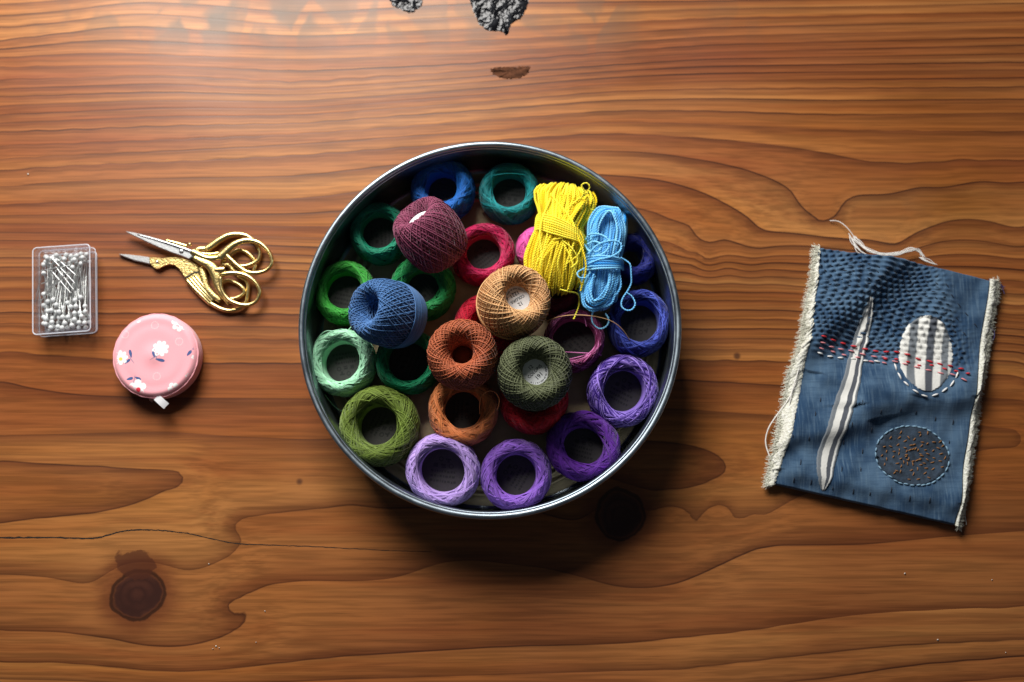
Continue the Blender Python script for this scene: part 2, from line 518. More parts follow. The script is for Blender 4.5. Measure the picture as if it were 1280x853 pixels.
def table_details():
    rng = np.random.default_rng(4)
    # drying crack
    pts = [(-40,672),(0,672.5),(60,672),(115,673),(135,669),(155,664),(180,662.5),(210,664),(240,668),(275,676),(300,680),(350,682),(400,684),(440,686),(490,688.5),(540,690)]
    line = np.array([W(u, v, 0.0) for u, v in pts])
    C = spline(line, 160)
    C[:, 1] += rng.normal(0, 0.00010, len(C))
    w = 0.00045 * (0.7 + 0.6 * rng.random(len(C))) * np.linspace(1.15, 0.35, len(C))
    # flat ribbon just proud of the slab; dark colour paints the crack's shade
    V = np.concatenate([C + np.stack([0 * w, w, 0 * w + 0.00006], 1), C + np.stack([0 * w, -w, 0 * w + 0.00006], 1)])
    n = len(C)
    i = np.arange(n - 1)
    Q = np.stack([n + i, n + i + 1, i + 1, i], -1)
    link('drying_crack', mesh_np('drying_crack', V, Q), simple_mat('crack_shade', (0.012, 0.007, 0.004, 1), 0.9), table)
    # resin pockets at the top edge
    rm, nt, b = new_mat('black_resin')
    tc = N(nt, 'ShaderNodeTexCoord')
    nz = N(nt, 'ShaderNodeTexNoise', i_Scale=170.0, i_Detail=2.0)
    nt.links.new(tc.outputs['Object'], nz.inputs['Vector'])
    nt.links.new(mix_col(nt, smooth(nt, nz.outputs[0], 0.40, 0.66), (0.004, 0.004, 0.005, 1), (0.018, 0.019, 0.022, 1)), b.inputs['Base Color'])
    b.inputs['Roughness'].default_value = 0.09
    b.inputs['Specular IOR Level'].default_value = 0.25
    bp = N(nt, 'ShaderNodeBump', i_Strength=1.0, i_Distance=0.0022)
    nt.links.new(nz.outputs[0], bp.inputs['Height'])
    nt.links.new(bp.outputs[0], b.inputs['Normal'])
    bark = simple_mat('bark_brown', (0.075, 0.028, 0.013, 1), 0.8, spec=0.1, noise=0.5, nscale=300, bump=0.6, bscale=500)
    def pocket(outline, name, hgt, seed, rm=rm):
        r2 = np.random.default_rng(seed)
        ol = spline(np.array(outline, float), 64, closed=True)[:-1]
        ol += r2.normal(0, 0.7, ol.shape)
        cen = ol.mean(0)
        rings = 14
        V, Q = [], []
        for k in range(rings):
            f = 1 - k / (rings - 0.5)
            for p in ol:
                q = cen + (p - cen) * f
                e = math.sqrt(max(0, 1 - f ** 4))
                bump = math.sin(q[0] * 0.16 + seed) * math.cos(q[1] * 0.19 + seed) + 0.25 * math.sin(q[0] * 0.33 + q[1] * 0.27)
                z = 0.0001 + hgt * e * (0.7 + 0.35 * bump)
                V.append(W(q[0], q[1], 0)[:2].tolist() + [z if k else 0.00005])
        n = len(ol)
        for k in range(rings - 1):
            for j in range(n):
                Q.append((k * n + j, k * n + (j + 1) % n, (k + 1) * n + (j + 1) % n, (k + 1) * n + j))
        Q.append(tuple((rings - 1) * n + j for j in range(n)))
        link(name, mesh_np(name, V, Q), rm, table)
    pocket([(586,-24),(620,-34),(660,-24),(660,5),(652,22),(640,30),(634,44),(626,40),(606,37),(596,24),(590,8)], 'resin_pocket', 0.0005, 1)
    pocket([(482,-14),(505,-18),(526,-12),(527,6),(515,16),(500,12),(488,4)], 'resin_pocket', 0.0004, 2)
    pocket([(612,88),(625,84),(648,84),(662,84),(658,94),(640,99),(624,96)], 'bark_pocket', 0.0003, 3, bark)
    # crumbs of lint
    parts = []
    for (u, v, s) in [(270, 808, 1.1), (266, 811, 0.8), (274, 810, 0.7), (1131, 717, 1.2), (1172, 800, 1.1), (331, 764, 0.8), (1257, 816, .7), (261, 705, .8), (35, 218, 1.0), (1240, 725, .7), (320, 803, .6)]:
        Vv, Qq = blob_sphere(s * PX(), 6, 5, 0.5)
        Vv = Vv * (1 + 0.3 * rng.normal(size=Vv.shape)) + W(u, v, 0.0004)
        parts.append((Vv, Qq))
    Vv, Qq = join_np(parts)
    o = link('lint_crumbs', mesh_np('lint_crumbs', Vv, Qq), simple_mat('lint', (0.6, 0.55, 0.48, 1), 0.9))
    o['kind'] = 'stuff'
    o['label'] = 'tiny pale lint crumbs scattered on the wooden table'
    o['category'] = 'lint'
table_details()

# ------------------------------------------------------------------ the tin
RIM_Z = 0.044
c0, c1 = W(373, 413, RIM_Z - .002), W(852, 413, RIM_Z - .002)
TIN_R = (c1[0] - c0[0]) / 2
ctop, cbot = W(612.5, 176, RIM_Z), W(612.5, 650, RIM_Z)
TIN_C = np.array([(c0[0] + c1[0]) / 2, (ctop[1] + cbot[1]) / 2, 0.0])
FLOOR_Z = 0.0016
def metal_mat(name, color, r0, r1, aniso=0.0, tint=None):
    m, nt, b = new_mat(name)
    tc = N(nt, 'ShaderNodeTexCoord')
    mp = N(nt, 'ShaderNodeMapping')
    mp.inputs['Scale'].default_value = (1, 1, 8)
    nt.links.new(tc.outputs['Object'], mp.inputs['Vector'])
    nz = N(nt, 'ShaderNodeTexNoise', i_Scale=90.0, i_Detail=5.0, i_Roughness=0.65)
    nt.links.new(mp.outputs[0], nz.inputs['Vector'])
    dk = tuple(c * 0.78 for c in color[:3]) + (1,)
    nt.links.new(mix_col(nt, smooth(nt, nz.outputs[0], 0.3, 0.7), dk, color), b.inputs['Base Color'])
    nt.links.new(smooth(nt, nz.outputs[0], 0.3, 0.7, r0, r1), b.inputs['Roughness'])
    b.inputs['Metallic'].default_value = 1.0
    return m
def build_tin():
    t = thing('storage_tin', 'round open silver tin holding balls and skeins of coloured thread', 'tin', tuple(TIN_C))
    rin = TIN_R - 0.0046
    z1 = RIM_Z
    mw = metal_mat('tin_plate', (0.27, 0.33, 0.37, 1), 0.28, 0.42)
    mr = metal_mat('tin_rim_metal', (0.30, 0.355, 0.40, 1), 0.36, 0.50)
    mf = metal_mat('tin_floor_metal', (0.50, 0.385, 0.225, 1), 0.45, 0.6)
    mf.node_tree.nodes['Principled BSDF'].inputs['Metallic'].default_value = 0.35
    rf = rin - 0.003
    prof = [(0.0002, FLOOR_Z), (0.03, FLOOR_Z), (0.06, FLOOR_Z), (rf - 0.020, FLOOR_Z)]
    for k in range(3):      # pressed concentric beads
        rr = rf - 0.0175 + k * 0.0052
        for a in np.linspace(0, math.pi, 7):
            prof.append((rr - 0.0014 * math.cos(a), FLOOR_Z + 0.0011 * math.sin(a)))
    prof += [(rf - 0.001, FLOOR_Z), (rf, FLOOR_Z)]
    V, Q = revolve(prof, 160)
    link('floor', mesh_np('tin_floor', V, Q), mf, t)
    prof = [(rf, FLOOR_Z - 0.00005), (rf + 0.0015, FLOOR_Z + 0.0005), (rf + 0.0026, FLOOR_Z + 0.0016), (rin, FLOOR_Z + 0.003),
            (rin, 0.012), (rin, 0.025), (rin, z1 - 0.0075), (rin + 0.0002, z1 - 0.0068), (rin + 0.0002, z1 - 0.0042)]
    V, Q = revolve(prof, 192)
    link('inner_wall', mesh_np('tin_inner', V, Q), mw, t)
    # rolled rim: small inner step then the roll
    prof = [(rin + 0.0002, z1 - 0.0042), (rin - 0.0001, z1 - 0.0034), (rin + 0.0001, z1 - 0.0026), (rin + 0.0006, z1 - 0.0022), (rin + 0.0009, z1 - 0.0022)]
    rc, zc, rr = TIN_R - 0.0019, z1 - 0.0019, 0.0019
    for a in np.linspace(math.radians(195), math.radians(-120), 22):
        prof.append((rc + rr * math.cos(a), zc + rr * math.sin(a)))
    V, Q = revolve(prof, 224)
    link('rolled_rim', mesh_np('tin_rim', V, Q), mr, t)
    prof = [(TIN_R - 0.0026, z1 - 0.0034), (TIN_R - 0.0027, 0.02), (TIN_R - 0.0027, 0.003), (TIN_R - 0.0035, 0.0008), (TIN_R - 0.006, 0.0002), (0.0003, 0.0002)]
    V, Q = revolve(prof, 160)
    link('outer_wall', mesh_np('tin_outer', V, Q), mw, t)
build_tin()

# ------------------------------------------------------------------ thread
def thread_mat(name, light, dark, rough=0.62, tint=None):
    m, nt, b = new_mat(name)
    a = N(nt, 'ShaderNodeAttribute', attribute_name='tone')
    c = mix_col(nt, a.outputs['Fac'], dark, light)
    nt.links.new(c, b.inputs['Base Color'])
    b.inputs['Roughness'].default_value = rough
    b.inputs['Specular IOR Level'].default_value = 0.30
    b.inputs['Sheen Weight'].default_value = 0.12
    b.inputs['Sheen Roughness'].default_value = 0.4
    return m

def shade(c, f):
    return tuple(min(1.0, x * f) for x in c[:3]) + (1,)

def torus_core(Ro, Ri, b, inset):
    rc, a = (Ro + Ri) / 2, (Ro - Ri) / 2
    ang = np.linspace(0, 2 * np.pi, 25)
    return revolve([(rc + (a - inset) * math.cos(t), (b - inset) * math.sin(t)) for t in ang], 56)

def wind(Ro, Ri, b, lam0, psim, h, s0, s1, n, jit, rng, skew=0.0):
    """arcs of thread over a ring-shaped ball"""
    lam0, psim, h = (np.asarray(x, float)[:, None] for x in (lam0, psim, h))
    s = np.linspace(s0, s1, n)[None, :]
    rc, a = (Ro + Ri) / 2, (Ro - Ri) / 2
    ph = rng.random((len(lam0), 1)) * 6.28
    psi = psim * np.sin(s) + skew
    lam = lam0 + s * 1.02 + jit * np.sin(2 * s + ph)
    hh = h + 0.00006 * np.sin(5 * s + ph)
    r = rc + (a + hh) * np.cos(psi)
    z = (b + hh) * np.sin(psi)
    return np.stack([r * np.cos(lam), r * np.sin(lam), z], -1)

def donut_mesh(name, Ro, Ri, b, seed, bundles=34, per=8, spread=0.5e-3, trad=0.27e-3, variegated=0.0, loose=0.0):
    rng = np.random.default_rng(seed)
    lam0, psim, h, tone = [], [], [], []
    start = rng.random() * 6.28
    for k in range(bundles):
        lam = start + 2 * np.pi * ((k * 0.381966) % 1.0) + rng.normal(0, 0.10)
        pm = math.radians(rng.uniform(110, 150))
        tb = rng.uniform(0.25, 0.75)
        cnt = max(2, int(per * rng.uniform(0.6, 1.35)))
        for j in range(cnt):
            lam0.append(lam + j * spread / Ro * (1 + loose * rng.normal()))
            psim.append(pm + rng.normal(0, 0.018 + loose * 0.05))
            h.append(-0.0006 + 0.0012 * k / bundles + rng.normal(0, 0.00005) + loose * 0.0003 * rng.random())
            tone.append(min(1, max(0, tb + rng.normal(0, 0.22))))
    n = 23
    P = wind(Ro, Ri, b, lam0, psim, h, -0.42, math.pi + 0.42, n, 0.015 + loose * 0.03, rng)
    tone = np.array(tone)
    tn = np.repeat(tone[:, None], n, 1)
    if variegated > 0:
        s = np.linspace(0, 1, n)[None, :]
        ph = rng.random((len(tone), 1)) * 0.6 + np.arange(len(tone))[:, None] * 0.045
        tn = np.clip(0.5 + variegated * np.sin(6.28 * (ph + s * 0.45)), 0, 1) ** 3.0
    V, Q = tubes(P, trad, 3)
    tv = np.repeat(tn.ravel(), 3)
    Vc, Qc = torus_core(Ro, Ri, b, 0.0006)
    V2, Q2 = join_np([(V, Q), (Vc, Qc)])
    tv = np.concatenate([tv, np.full(len(Vc), 0.45)])
    return mesh_np(name, V2, Q2, True, {'tone': tv})

def ball_mesh(name, Ro, Ri, b, seed, strands=89, q=53, belt=0, flat=0, coil=26, trad=0.37e-3, psim_deg=(140, 156)):
    rng = np.random.default_rng(seed)
    n = 44
    parts, tv = [], []
    p = 0.38196601
    # a dense under-layer, then an open lattice wound over it
    for cnt, h0, h1, jl in ((233, -0.0019, -0.0014, 0.01), (strands, -0.0004, 0.0007, 0.006)):
        i = np.arange(cnt)
        lam0 = seed + 2 * np.pi * ((i * p) % 1.0) + rng.normal(0, jl, cnt)
        psim = np.radians(rng.uniform(psim_deg[0], psim_deg[1], cnt))
        h = h0 + (h1 - h0) * i / cnt + rng.normal(0, 0.00004, cnt)
        tone = np.clip(rng.normal(0.55, 0.13, cnt), 0, 1)
        P = wind(Ro, Ri, b, lam0, psim, h, -1.0, math.pi + 1.0, n, 0.01, rng)
        parts.append(tubes(P, trad, 3))
        tv.append(np.repeat(np.repeat(tone[:, None], n, 1).ravel(), 3))
    if flat:
        lam0 = rng.random() * 6.28 + np.arange(flat) * 0.52e-3 / Ro
        P = wind(Ro, Ri, b, lam0, np.radians(rng.normal(148, 0.7, flat)), np.full(flat, 0.0008), -1.0, math.pi + 1.0, n, 0.0, rng)
        parts.append(tubes(P, trad, 3))
        tv.append(np.repeat(np.repeat(rng.normal(0.62, 0.07, flat)[:, None], n, 1).ravel(), 3))
    rc, a = (Ro + Ri) / 2, (Ro - Ri) / 2
    if belt:
        lam = np.linspace(0, 2 * np.pi, 73)
        for k in range(belt):
            psi0 = math.radians(-62 + 50 * k / belt)
            ph = 1.0 + 0.25 * math.sin(k * 0.8)
            psi = psi0 + math.radians(6.5) * np.sin(lam + ph) + 0.006 * np.sin(9 * lam + k)
            hh = 0.0009 + 0.00005 * rng.normal()
            r, z = rc + (a + hh) * np.cos(psi), (b + hh) * np.sin(psi)
            parts.append(tubes(np.stack([r * np.cos(lam), r * np.sin(lam), z], -1), trad, 4))
            tv.append(np.full(73 * 4, np.clip(rng.normal(0.58, 0.07), 0, 1)))
    lam = np.linspace(0, 2 * np.pi, 61)
    for k in range(coil):
        psi0 = math.radians(138 + 78 * k / max(1, coil) + rng.normal(0, 2))
        psi = psi0 + math.radians(rng.uniform(4, 13)) * np.sin(lam + rng.random() * 6.28)
        hh = -0.0003 + 0.0005 * rng.random()
        r, z = rc + (a + hh) * np.cos(psi), (b + hh) * np.sin(psi)
        parts.append(tubes(np.stack([r * np.cos(lam), r * np.sin(lam), z], -1), trad * 1.05, 4))
        tv.append(np.full(61 * 4, np.clip(rng.normal(0.52, 0.10), 0, 1)))
    Vc, Qc = torus_core(Ro, Ri, b, 0.0024)
    parts.append((Vc, Qc))
    tv.append(np.full(len(Vc), 0.30))
    V, Q = join_np(parts)
    return mesh_np(name, V, Q, True, {'tone': np.concatenate(tv)})

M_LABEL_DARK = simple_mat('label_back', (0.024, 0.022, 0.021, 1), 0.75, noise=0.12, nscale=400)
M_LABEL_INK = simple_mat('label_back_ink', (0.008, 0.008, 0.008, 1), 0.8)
M_LABEL_WHITE = simple_mat('label_paper', (0.72, 0.74, 0.75, 1), 0.6, noise=0.04, nscale=300)
M_INK = simple_mat('label_ink', (0.02, 0.022, 0.03, 1), 0.7)

def disc(r, seg=40, z=0.0):
    a = np.arange(seg) * 2 * np.pi / seg
    V = np.concatenate([[[0, 0, z]], np.stack([r * np.cos(a), r * np.sin(a), np.full(seg, z)], 1),
                        np.stack([r * np.cos(a), r * np.sin(a), np.full(seg, z - 0.0002)], 1)])
    fs = [(0, 1 + j, 1 + (j + 1) % seg) for j in range(seg)]
    fs += [(1 + j, 1 + seg + j, 1 + seg + (j + 1) % seg, 1 + (j + 1) % seg) for j in range(seg)]
    return V, fs

def back_print(seed, R):
    """show-through print on the underside of a paper label: dashes, boxes and rings"""
    rng = np.random.default_rng(seed)
    V, fs = [], []
    def rect(cx, cy, w, h):
        n = len(V)
        V.extend([(cx - w, cy - h, 0), (cx + w, cy - h, 0), (cx + w, cy + h, 0), (cx - w, cy + h, 0)])
        fs.append((n, n + 1, n + 2, n + 3))
    def ringm(cx, cy, r):
        n = len(V)
        for j in range(12):
            a = j * math.pi / 6
            V.append((cx + r * math.cos(a), cy + r * math.sin(a), 0))
            V.append((cx + 0.6 * r * math.cos(a), cy + 0.6 * r * math.sin(a), 0))
        for j in range(12):
            k = (j + 1) % 12
            fs.append((n + 2 * j, n + 2 * k, n + 2 * k + 1, n + 2 * j + 1))
    for row in range(3):
        y = -0.55 * R + row * 0.24 * R
        x = -0.6 * R
        while x < 0.55 * R:
            w = R * rng.uniform(0.025, 0.07)
            rect(x + w, y + rng.normal(0, 0.01) * R, w, R * 0.055)
            x += 2 * w + R * 0.05
    rect(-0.38 * R, 0.22 * R, 0.10 * R, 0.10 * R)
    rect(-0.02 * R, 0.26 * R, 0.11 * R, 0.05 * R)
    rect(0.0, 0.15 * R, 0.11 * R, 0.03 * R)
    ringm(0.36 * R, 0.24 * R, 0.13 * R)
    ringm(-0.15 * R, 0.55 * R, 0.12 * R)
    rect(0.2 * R, 0.56 * R, 0.14 * R, 0.04 * R)
    rect(0.22 * R, 0.47 * R, 0.05 * R, 0.08 * R)
    return V, fs

DONUT_CACHE = {}
def thread_donut(label, u, v, rpx, hole_px, light, seed, dark=None, z=None, tilt=(0, 0), rotz=None, b=0.0125, kind='tight', variegated=None, show_label=True, share=None, label_rot=0.0):
    rng = random.Random(seed)
    zc = FLOOR_Z + b + 0.0008 if z is None else z
    k = PX(zc)
    Ro, Ri = rpx * k - 0.0006, hole_px * k
    p = W(u, v, zc)
    t = thing('thread_ball', label, 'thread ball', tuple(p), (tilt[0], tilt[1], rotz if rotz is not None else rng.random() * 6.28), 'balls of thread in the tin')
    if tilt == (0, 0):
        t.rotation_euler = (rng.uniform(-.07, .07), rng.uniform(-.07, .07), t.rotation_euler[2])
    t.scale = (rng.uniform(.95, 1.04), rng.uniform(.95, 1.04), rng.uniform(.92, 1.06))
    if variegated:
        lightc, darkc = shade(light, 1.2), shade(dark, 1.1)
    else:
        lightc = shade(light, 1.50)
        darkc = shade(light, 0.62)
    m = thread_mat('thread_' + label.split(' thread')[0].replace(' ', '_'), lightc, darkc)
    kw = dict(tight=dict(bundles=40, per=12, spread=0.37e-3, trad=0.23e-3), loose=dict(bundles=60, per=6, spread=0.55e-3, loose=0.7, trad=0.24e-3), band=dict(bundles=30, per=16, spread=0.36e-3, trad=0.23e-3))[kind]
    me = donut_mesh('winding', Ro, Ri, b, seed, variegated=variegated or 0.0, **kw)
    link('winding', me, m, t)
    if show_label:
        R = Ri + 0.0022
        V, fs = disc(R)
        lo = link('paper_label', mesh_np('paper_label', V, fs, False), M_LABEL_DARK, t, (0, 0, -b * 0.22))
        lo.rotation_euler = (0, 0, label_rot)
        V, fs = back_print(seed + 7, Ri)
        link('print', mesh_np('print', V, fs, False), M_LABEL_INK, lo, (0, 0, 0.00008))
    return t, m, (Ro, Ri, b)

def text_mesh(body, size):
    cu = bpy.data.curves.new('text', 'FONT')
    cu.body = body
    cu.size = size
    cu.align_x = 'CENTER'
    cu.align_y = 'CENTER'
    cu.resolution_u = 3
    cu.offset = size * 0.018
    o = bpy.data.objects.new('text_tmp', cu)
    col.objects.link(o)
    dg = bpy.context.evaluated_depsgraph_get()
    dg.update()
    me = bpy.data.meshes.new_from_object(o.evaluated_get(dg))
    bpy.data.objects.remove(o)
    bpy.data.curves.remove(cu)
    return me

def thread_top_ball(label, u, v, rpx, hole_px, light, seed, axis, zc=0.040, b=0.0175, paper=None, text_rot=0.0, paper_z=0.35, **kw):
    k = PX(zc)
    Ro, Ri = rpx * k - 0.0009, hole_px * k
    p = W(u, v, zc)
    ax = Vector(axis).normalized()
    q = Vector((0, 0, 1)).rotation_difference(ax)
    t = thing('thread_ball', label, 'thread ball', tuple(p), tuple(q.to_euler()), 'balls of thread in the tin')
    m = thread_mat('thread_' + label.split(' thread')[0].replace(' ', '_'), shade(light, 1.60), shade(light, 0.60))
    me = ball_mesh('winding', Ro, Ri, b, seed, **kw)
    link('winding', me, m, t)
    R = Ri + 0.0006
    V, fs = disc(R)
    if paper is not None:
        lo = link('paper_label', mesh_np('paper_label', V, fs, False), M_LABEL_WHITE, t, (0, 0, b * paper_z))
        lo.rotation_euler = (0, 0, text_rot)
        for body, yy, size in paper:
            tm = text_mesh(body, size * Ri)
            link('print', tm, M_INK, lo, (0, yy * Ri, 0.00008))
        # ring of tiny lettering round the edge
        Vr, fr = [], []
        rg = random.Random(seed)
        for j in range(34):
            a0 = math.radians(200 + j * 4.2)
            if rg.random() < 0.2:
                continue
            r0, r1 = 0.80 * Ri, 0.90 * Ri
            a1 = a0 + math.radians(2.6)
            nn = len(Vr)
            Vr += [(r0 * math.cos(a0), r0 * math.sin(a0), 0), (r1 * math.cos(a0), r1 * math.sin(a0), 0), (r1 * math.cos(a1), r1 * math.sin(a1), 0), (r0 * math.cos(a1), r0 * math.sin(a1), 0)]
            fr.append((nn + 3, nn + 2, nn + 1, nn))
        link('print', mesh_np('print', Vr, fr, False), M_INK, lo, (0, 0, 0.00008))
    else:
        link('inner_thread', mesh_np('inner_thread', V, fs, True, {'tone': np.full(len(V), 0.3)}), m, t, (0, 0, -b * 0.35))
    return t, m, (Ro, Ri, b)

def free_thread(parent, mat, pts, rad=0.28e-3, name='loose_thread', n=60, tone=0.6):
    """pts: (u, v, z) in photo pixels and metres; parented with the thing's transform undone"""
    P = spline(np.array([W(u, v, z) for u, v, z in pts]), n)
    V, Q = tubes(P, rad, 6)
    bpy.context.view_layer.update()
    inv = parent.matrix_world.inverted()
    V = np.array([inv @ Vector(x) for x in V])
    return link(name, mesh_np(name, V, Q, True, {'tone': np.full(len(V), tone)}), mat, parent)

# bottom layer
D = thread_donut
D('royal blue thread ball lying in the top of the tin, left of the teal one', 554, 239, 42, 18, lin((16, 92, 170)), 11, kind='tight')
teal, m_teal, _ = D('teal thread ball of loose open strands at the top of the tin', 637, 243, 40.5, 22, lin((0, 120, 124)), 12, kind='loose')
free_thread(teal, m_teal, [(605, 224, .020), (615, 220, .026), (637, 217, .0275), (660, 220, .026), (672, 228, .02)], 0.3e-3, tone=0.9)
D('dark sea green thread ball beside the maroon ball, upper left in the tin', 475, 293, 38.5, 21, lin((0, 112, 84)), 13, kind='tight')
D('crimson pink thread ball between the maroon and tan balls', 604, 319, 40, 20, lin((160, 8, 68)), 14, kind='tight')
D('bright grass green thread ball at the left wall of the tin', 432, 367, 39, 22, lin((52, 150, 52)), 15, kind='loose')
D('mid green thread ball half hidden under the slate blue ball', 529, 361, 42, 19, lin((24, 128, 66)), 16, kind='tight')
mint, m_mint, _ = D('pale mint green thread ball at the left edge of the tin', 430, 454, 42, 23, lin((158, 212, 176)), 17, kind='band')
for pts in ([(420, 418, .024), (403, 420, .024), (393, 432, .022), (390, 450, .018)], [(425, 416, .025), (408, 414, .026), (396, 425, .022), (391, 440, .018)],
            [(405, 492, .012), (418, 508, .010), (432, 516, .008), (448, 517, .006)], [(440, 408, .025), (430, 416, .025), (410, 417, .025), (398, 422, .022)]):
    free_thread(mint, m_mint, pts, 0.26e-3, tone=0.7)
D('emerald green thread ball under the slate blue and rust balls', 511, 453, 42, 24, lin((0, 120, 78)), 18, kind='band')
olv, m_olv, _ = D('large moss green thread ball at the lower left of the tin', 475, 533, 50, 23, lin((104, 124, 48)), 19, b=0.014, kind='loose')
for k in range(9):
    o = k * 1.5
    free_thread(olv, m_olv, [(440 + o, 512 - o, .024), (434 + .6 * o, 530 - o * .3, .022), (428 + .3 * o, 545, .018), (436 + .5 * o, 556 + .5 * o, .016), (455, 566 + .4 * o, .016)], 0.3e-3, tone=0.4 + 0.06 * k)
D('pale lavender thread ball at the bottom of the tin', 554, 588, 45.5, 25, lin((176, 148, 214)), 20, kind='band', label_rot=0.5)
D('medium purple thread ball right of the pale lavender one', 645, 594, 45, 23.5, lin((126, 84, 180)), 21, kind='band')
D('deep violet thread ball at the lower right of the tin', 729, 558, 45, 22, lin((88, 34, 140)), 22, kind='tight')
D('variegated purple and lilac thread ball at the right wall of the tin', 778, 489, 46, 24, lin((160, 132, 222)), 23, dark=lin((46, 16, 112)), kind='band', variegated=0.55)
D('variegated royal blue thread ball under the light blue skein', 798, 405, 41, 23, lin((84, 104, 206)), 24, dark=lin((6, 20, 104)), kind='band', variegated=0.5)
mag, m_mag, _ = D('variegated dark magenta thread ball with pale strands, right of the tan ball', 717, 427, 38.5, 26, lin((206, 120, 176)), 25, dark=lin((100, 4, 62)), kind='loose', variegated=0.42)
for pts in ([(704, 440, .022), (720, 441, .027), (738, 442, .026), (752, 444, .02)], [(708, 450, .024), (725, 446, .026), (744, 440, .024), (752, 436, .02)], [(716, 460, .02), (728, 449, .026), (742, 436, .026), (751, 420, .02)],
            [(712, 398, .022), (722, 392, .026), (730, 397, .024), (733, 408, .022)]):
    free_thread(mag, m_mag, pts, 0.34e-3, tone=1.0)
peach, m_peach, _ = D('peach orange thread ball below the rust ball', 579, 513, 45.5, 22, lin((206, 124, 72)), 26, kind='band')
free_thread(peach, m_peach, [(600, 518, .026), (600, 500, .030), (608, 490, .031), (618, 490, .031), (624, 500, .030), (622, 512, .027)], 0.28e-3, tone=0.8)
free_thread(peach, m_peach, [(592, 545, .016), (598, 549, .013), (603, 551, .010)], 0.25e-3, tone=0.8)
D('bright red thread ball mostly hidden under the dark olive ball', 667, 500, 45, 14, lin((190, 14, 34)), 27, kind='tight', show_label=False)
D('crimson red thread ball hidden between the tan and rust balls', 609, 408, 43, 15, lin((190, 16, 50)), 28, kind='tight', show_label=False)
D('dark wine thread ball under the lower end of the yellow skein', 694, 366, 31, 9, lin((96, 6, 38)), 29, kind='tight', show_label=False)
D('bright orchid pink thread ball peeping out under the yellow skein', 674, 312, 30, 9, lin((214, 84, 160)), 30, kind='tight', show_label=False)
D('dark navy blue thread ball behind the light blue skein', 789, 325, 34, 12, lin((20, 30, 112)), 31, kind='tight', show_label=False)

# upper layer
T = thread_top_ball
T('maroon plum thread ball tipped to the left, white label in its centre', 538, 294, 42.5, 13.5, lin((124, 58, 84)), 41, (-0.50, 0.62, 0.62), zc=0.038, b=0.0185,
  paper=[('12', 0.4, 0.4), ('COLORIS', 0.0, 0.30)], paper_z=0.72)
T('slate blue thread ball tipped to the left with a dark open centre', 485, 392, 42.5, 13.5, lin((64, 104, 154)), 42, (-0.62, 0.08, 0.78), zc=0.039, b=0.019, strands=89, belt=46, flat=0)
tan, m_tan, _ = T('tan beige thread ball with a white numbered label in its centre', 642, 378, 45.5, 15, lin((200, 156, 108)), 43, (0.26, 0.10, 0.95), zc=0.042, b=0.018,
  paper=[('12', 0.5, 0.44), ('COLORIS', 0.06, 0.33), ('1221', -0.42, 0.46)], text_rot=math.radians(180 + 33), paper_z=0.45, strands=89, belt=40, psim_deg=(134, 152))
T('rust brown thread ball with an open centre, above the peach one', 578, 444, 44.5, 14, lin((164, 88, 56)), 44, (0.0, 0.06, 1.0), zc=0.040, b=0.017, strands=89, coil=34)
T('dark olive green thread ball with a white numbered label, beside the rust ball', 668, 467, 47, 16, lin((88, 94, 66)), 45, (0.07, 0.02, 1.0), zc=0.042, b=0.018,
  paper=[('12', 0.5, 0.40), ('COLORIS', 0.06, 0.34), ('191', -0.42, 0.46)], text_rot=math.radians(45), paper_z=0.32, strands=89, coil=38)
free_thread(tan, m_tan, [(682, 402, .036), (700, 396, .040), (720, 394, .041), (745, 396, .040), (765, 402, .038), (778, 412, .034), (787, 425, .028)], 0.28e-3, n=60, tone=0.5)

# ------------------------------------------------------------------ skeins of twisted cord
def two_ply(P, r=0.50e-3, pitch=3.3e-3, per=7):
    """P (n,3) centre line -> two helical plies"""
    seg = np.linalg.norm(np.diff(P, axis=0), axis=1)
    s = np.concatenate([[0], np.cumsum(seg)])
    n = max(12, int(s[-1] / pitch * per))
    ss = np.linspace(0, s[-1], n)
    C = np.stack([np.interp(ss, s, P[:, k]) for k in range(3)], 1)
    Tn = np.gradient(C, axis=0)
    Tn /= np.linalg.norm(Tn, axis=1, keepdims=True) + 1e-12
    A = np.cross(Tn, np.array([0.31, 0.17, 0.93]))
    A /= np.linalg.norm(A, axis=1, keepdims=True) + 1e-12
    B = np.cross(Tn, A)
    out = []
    for ph in (0, math.pi):
        th = (2 * math.pi * ss / pitch + ph)[:, None]
        out.append(tubes(C + 0.52 * r * (np.cos(th) * A + np.sin(th) * B), 0.54 * r, 4))
    return join_np(out)

def skein_mesh(name, paths, r, seed, tone0=0.55):
    rng = np.random.default_rng(seed)
    parts, tv = [], []
    for P in paths:
        V, Q = two_ply(P, r)
        parts.append((V, Q))
        tv.append(np.full(len(V), np.clip(rng.normal(tone0, 0.22), 0, 1)))
    V, Q = join_np(parts)
    return mesh_np(name, V, Q, True, {'tone': np.concatenate(tv)})

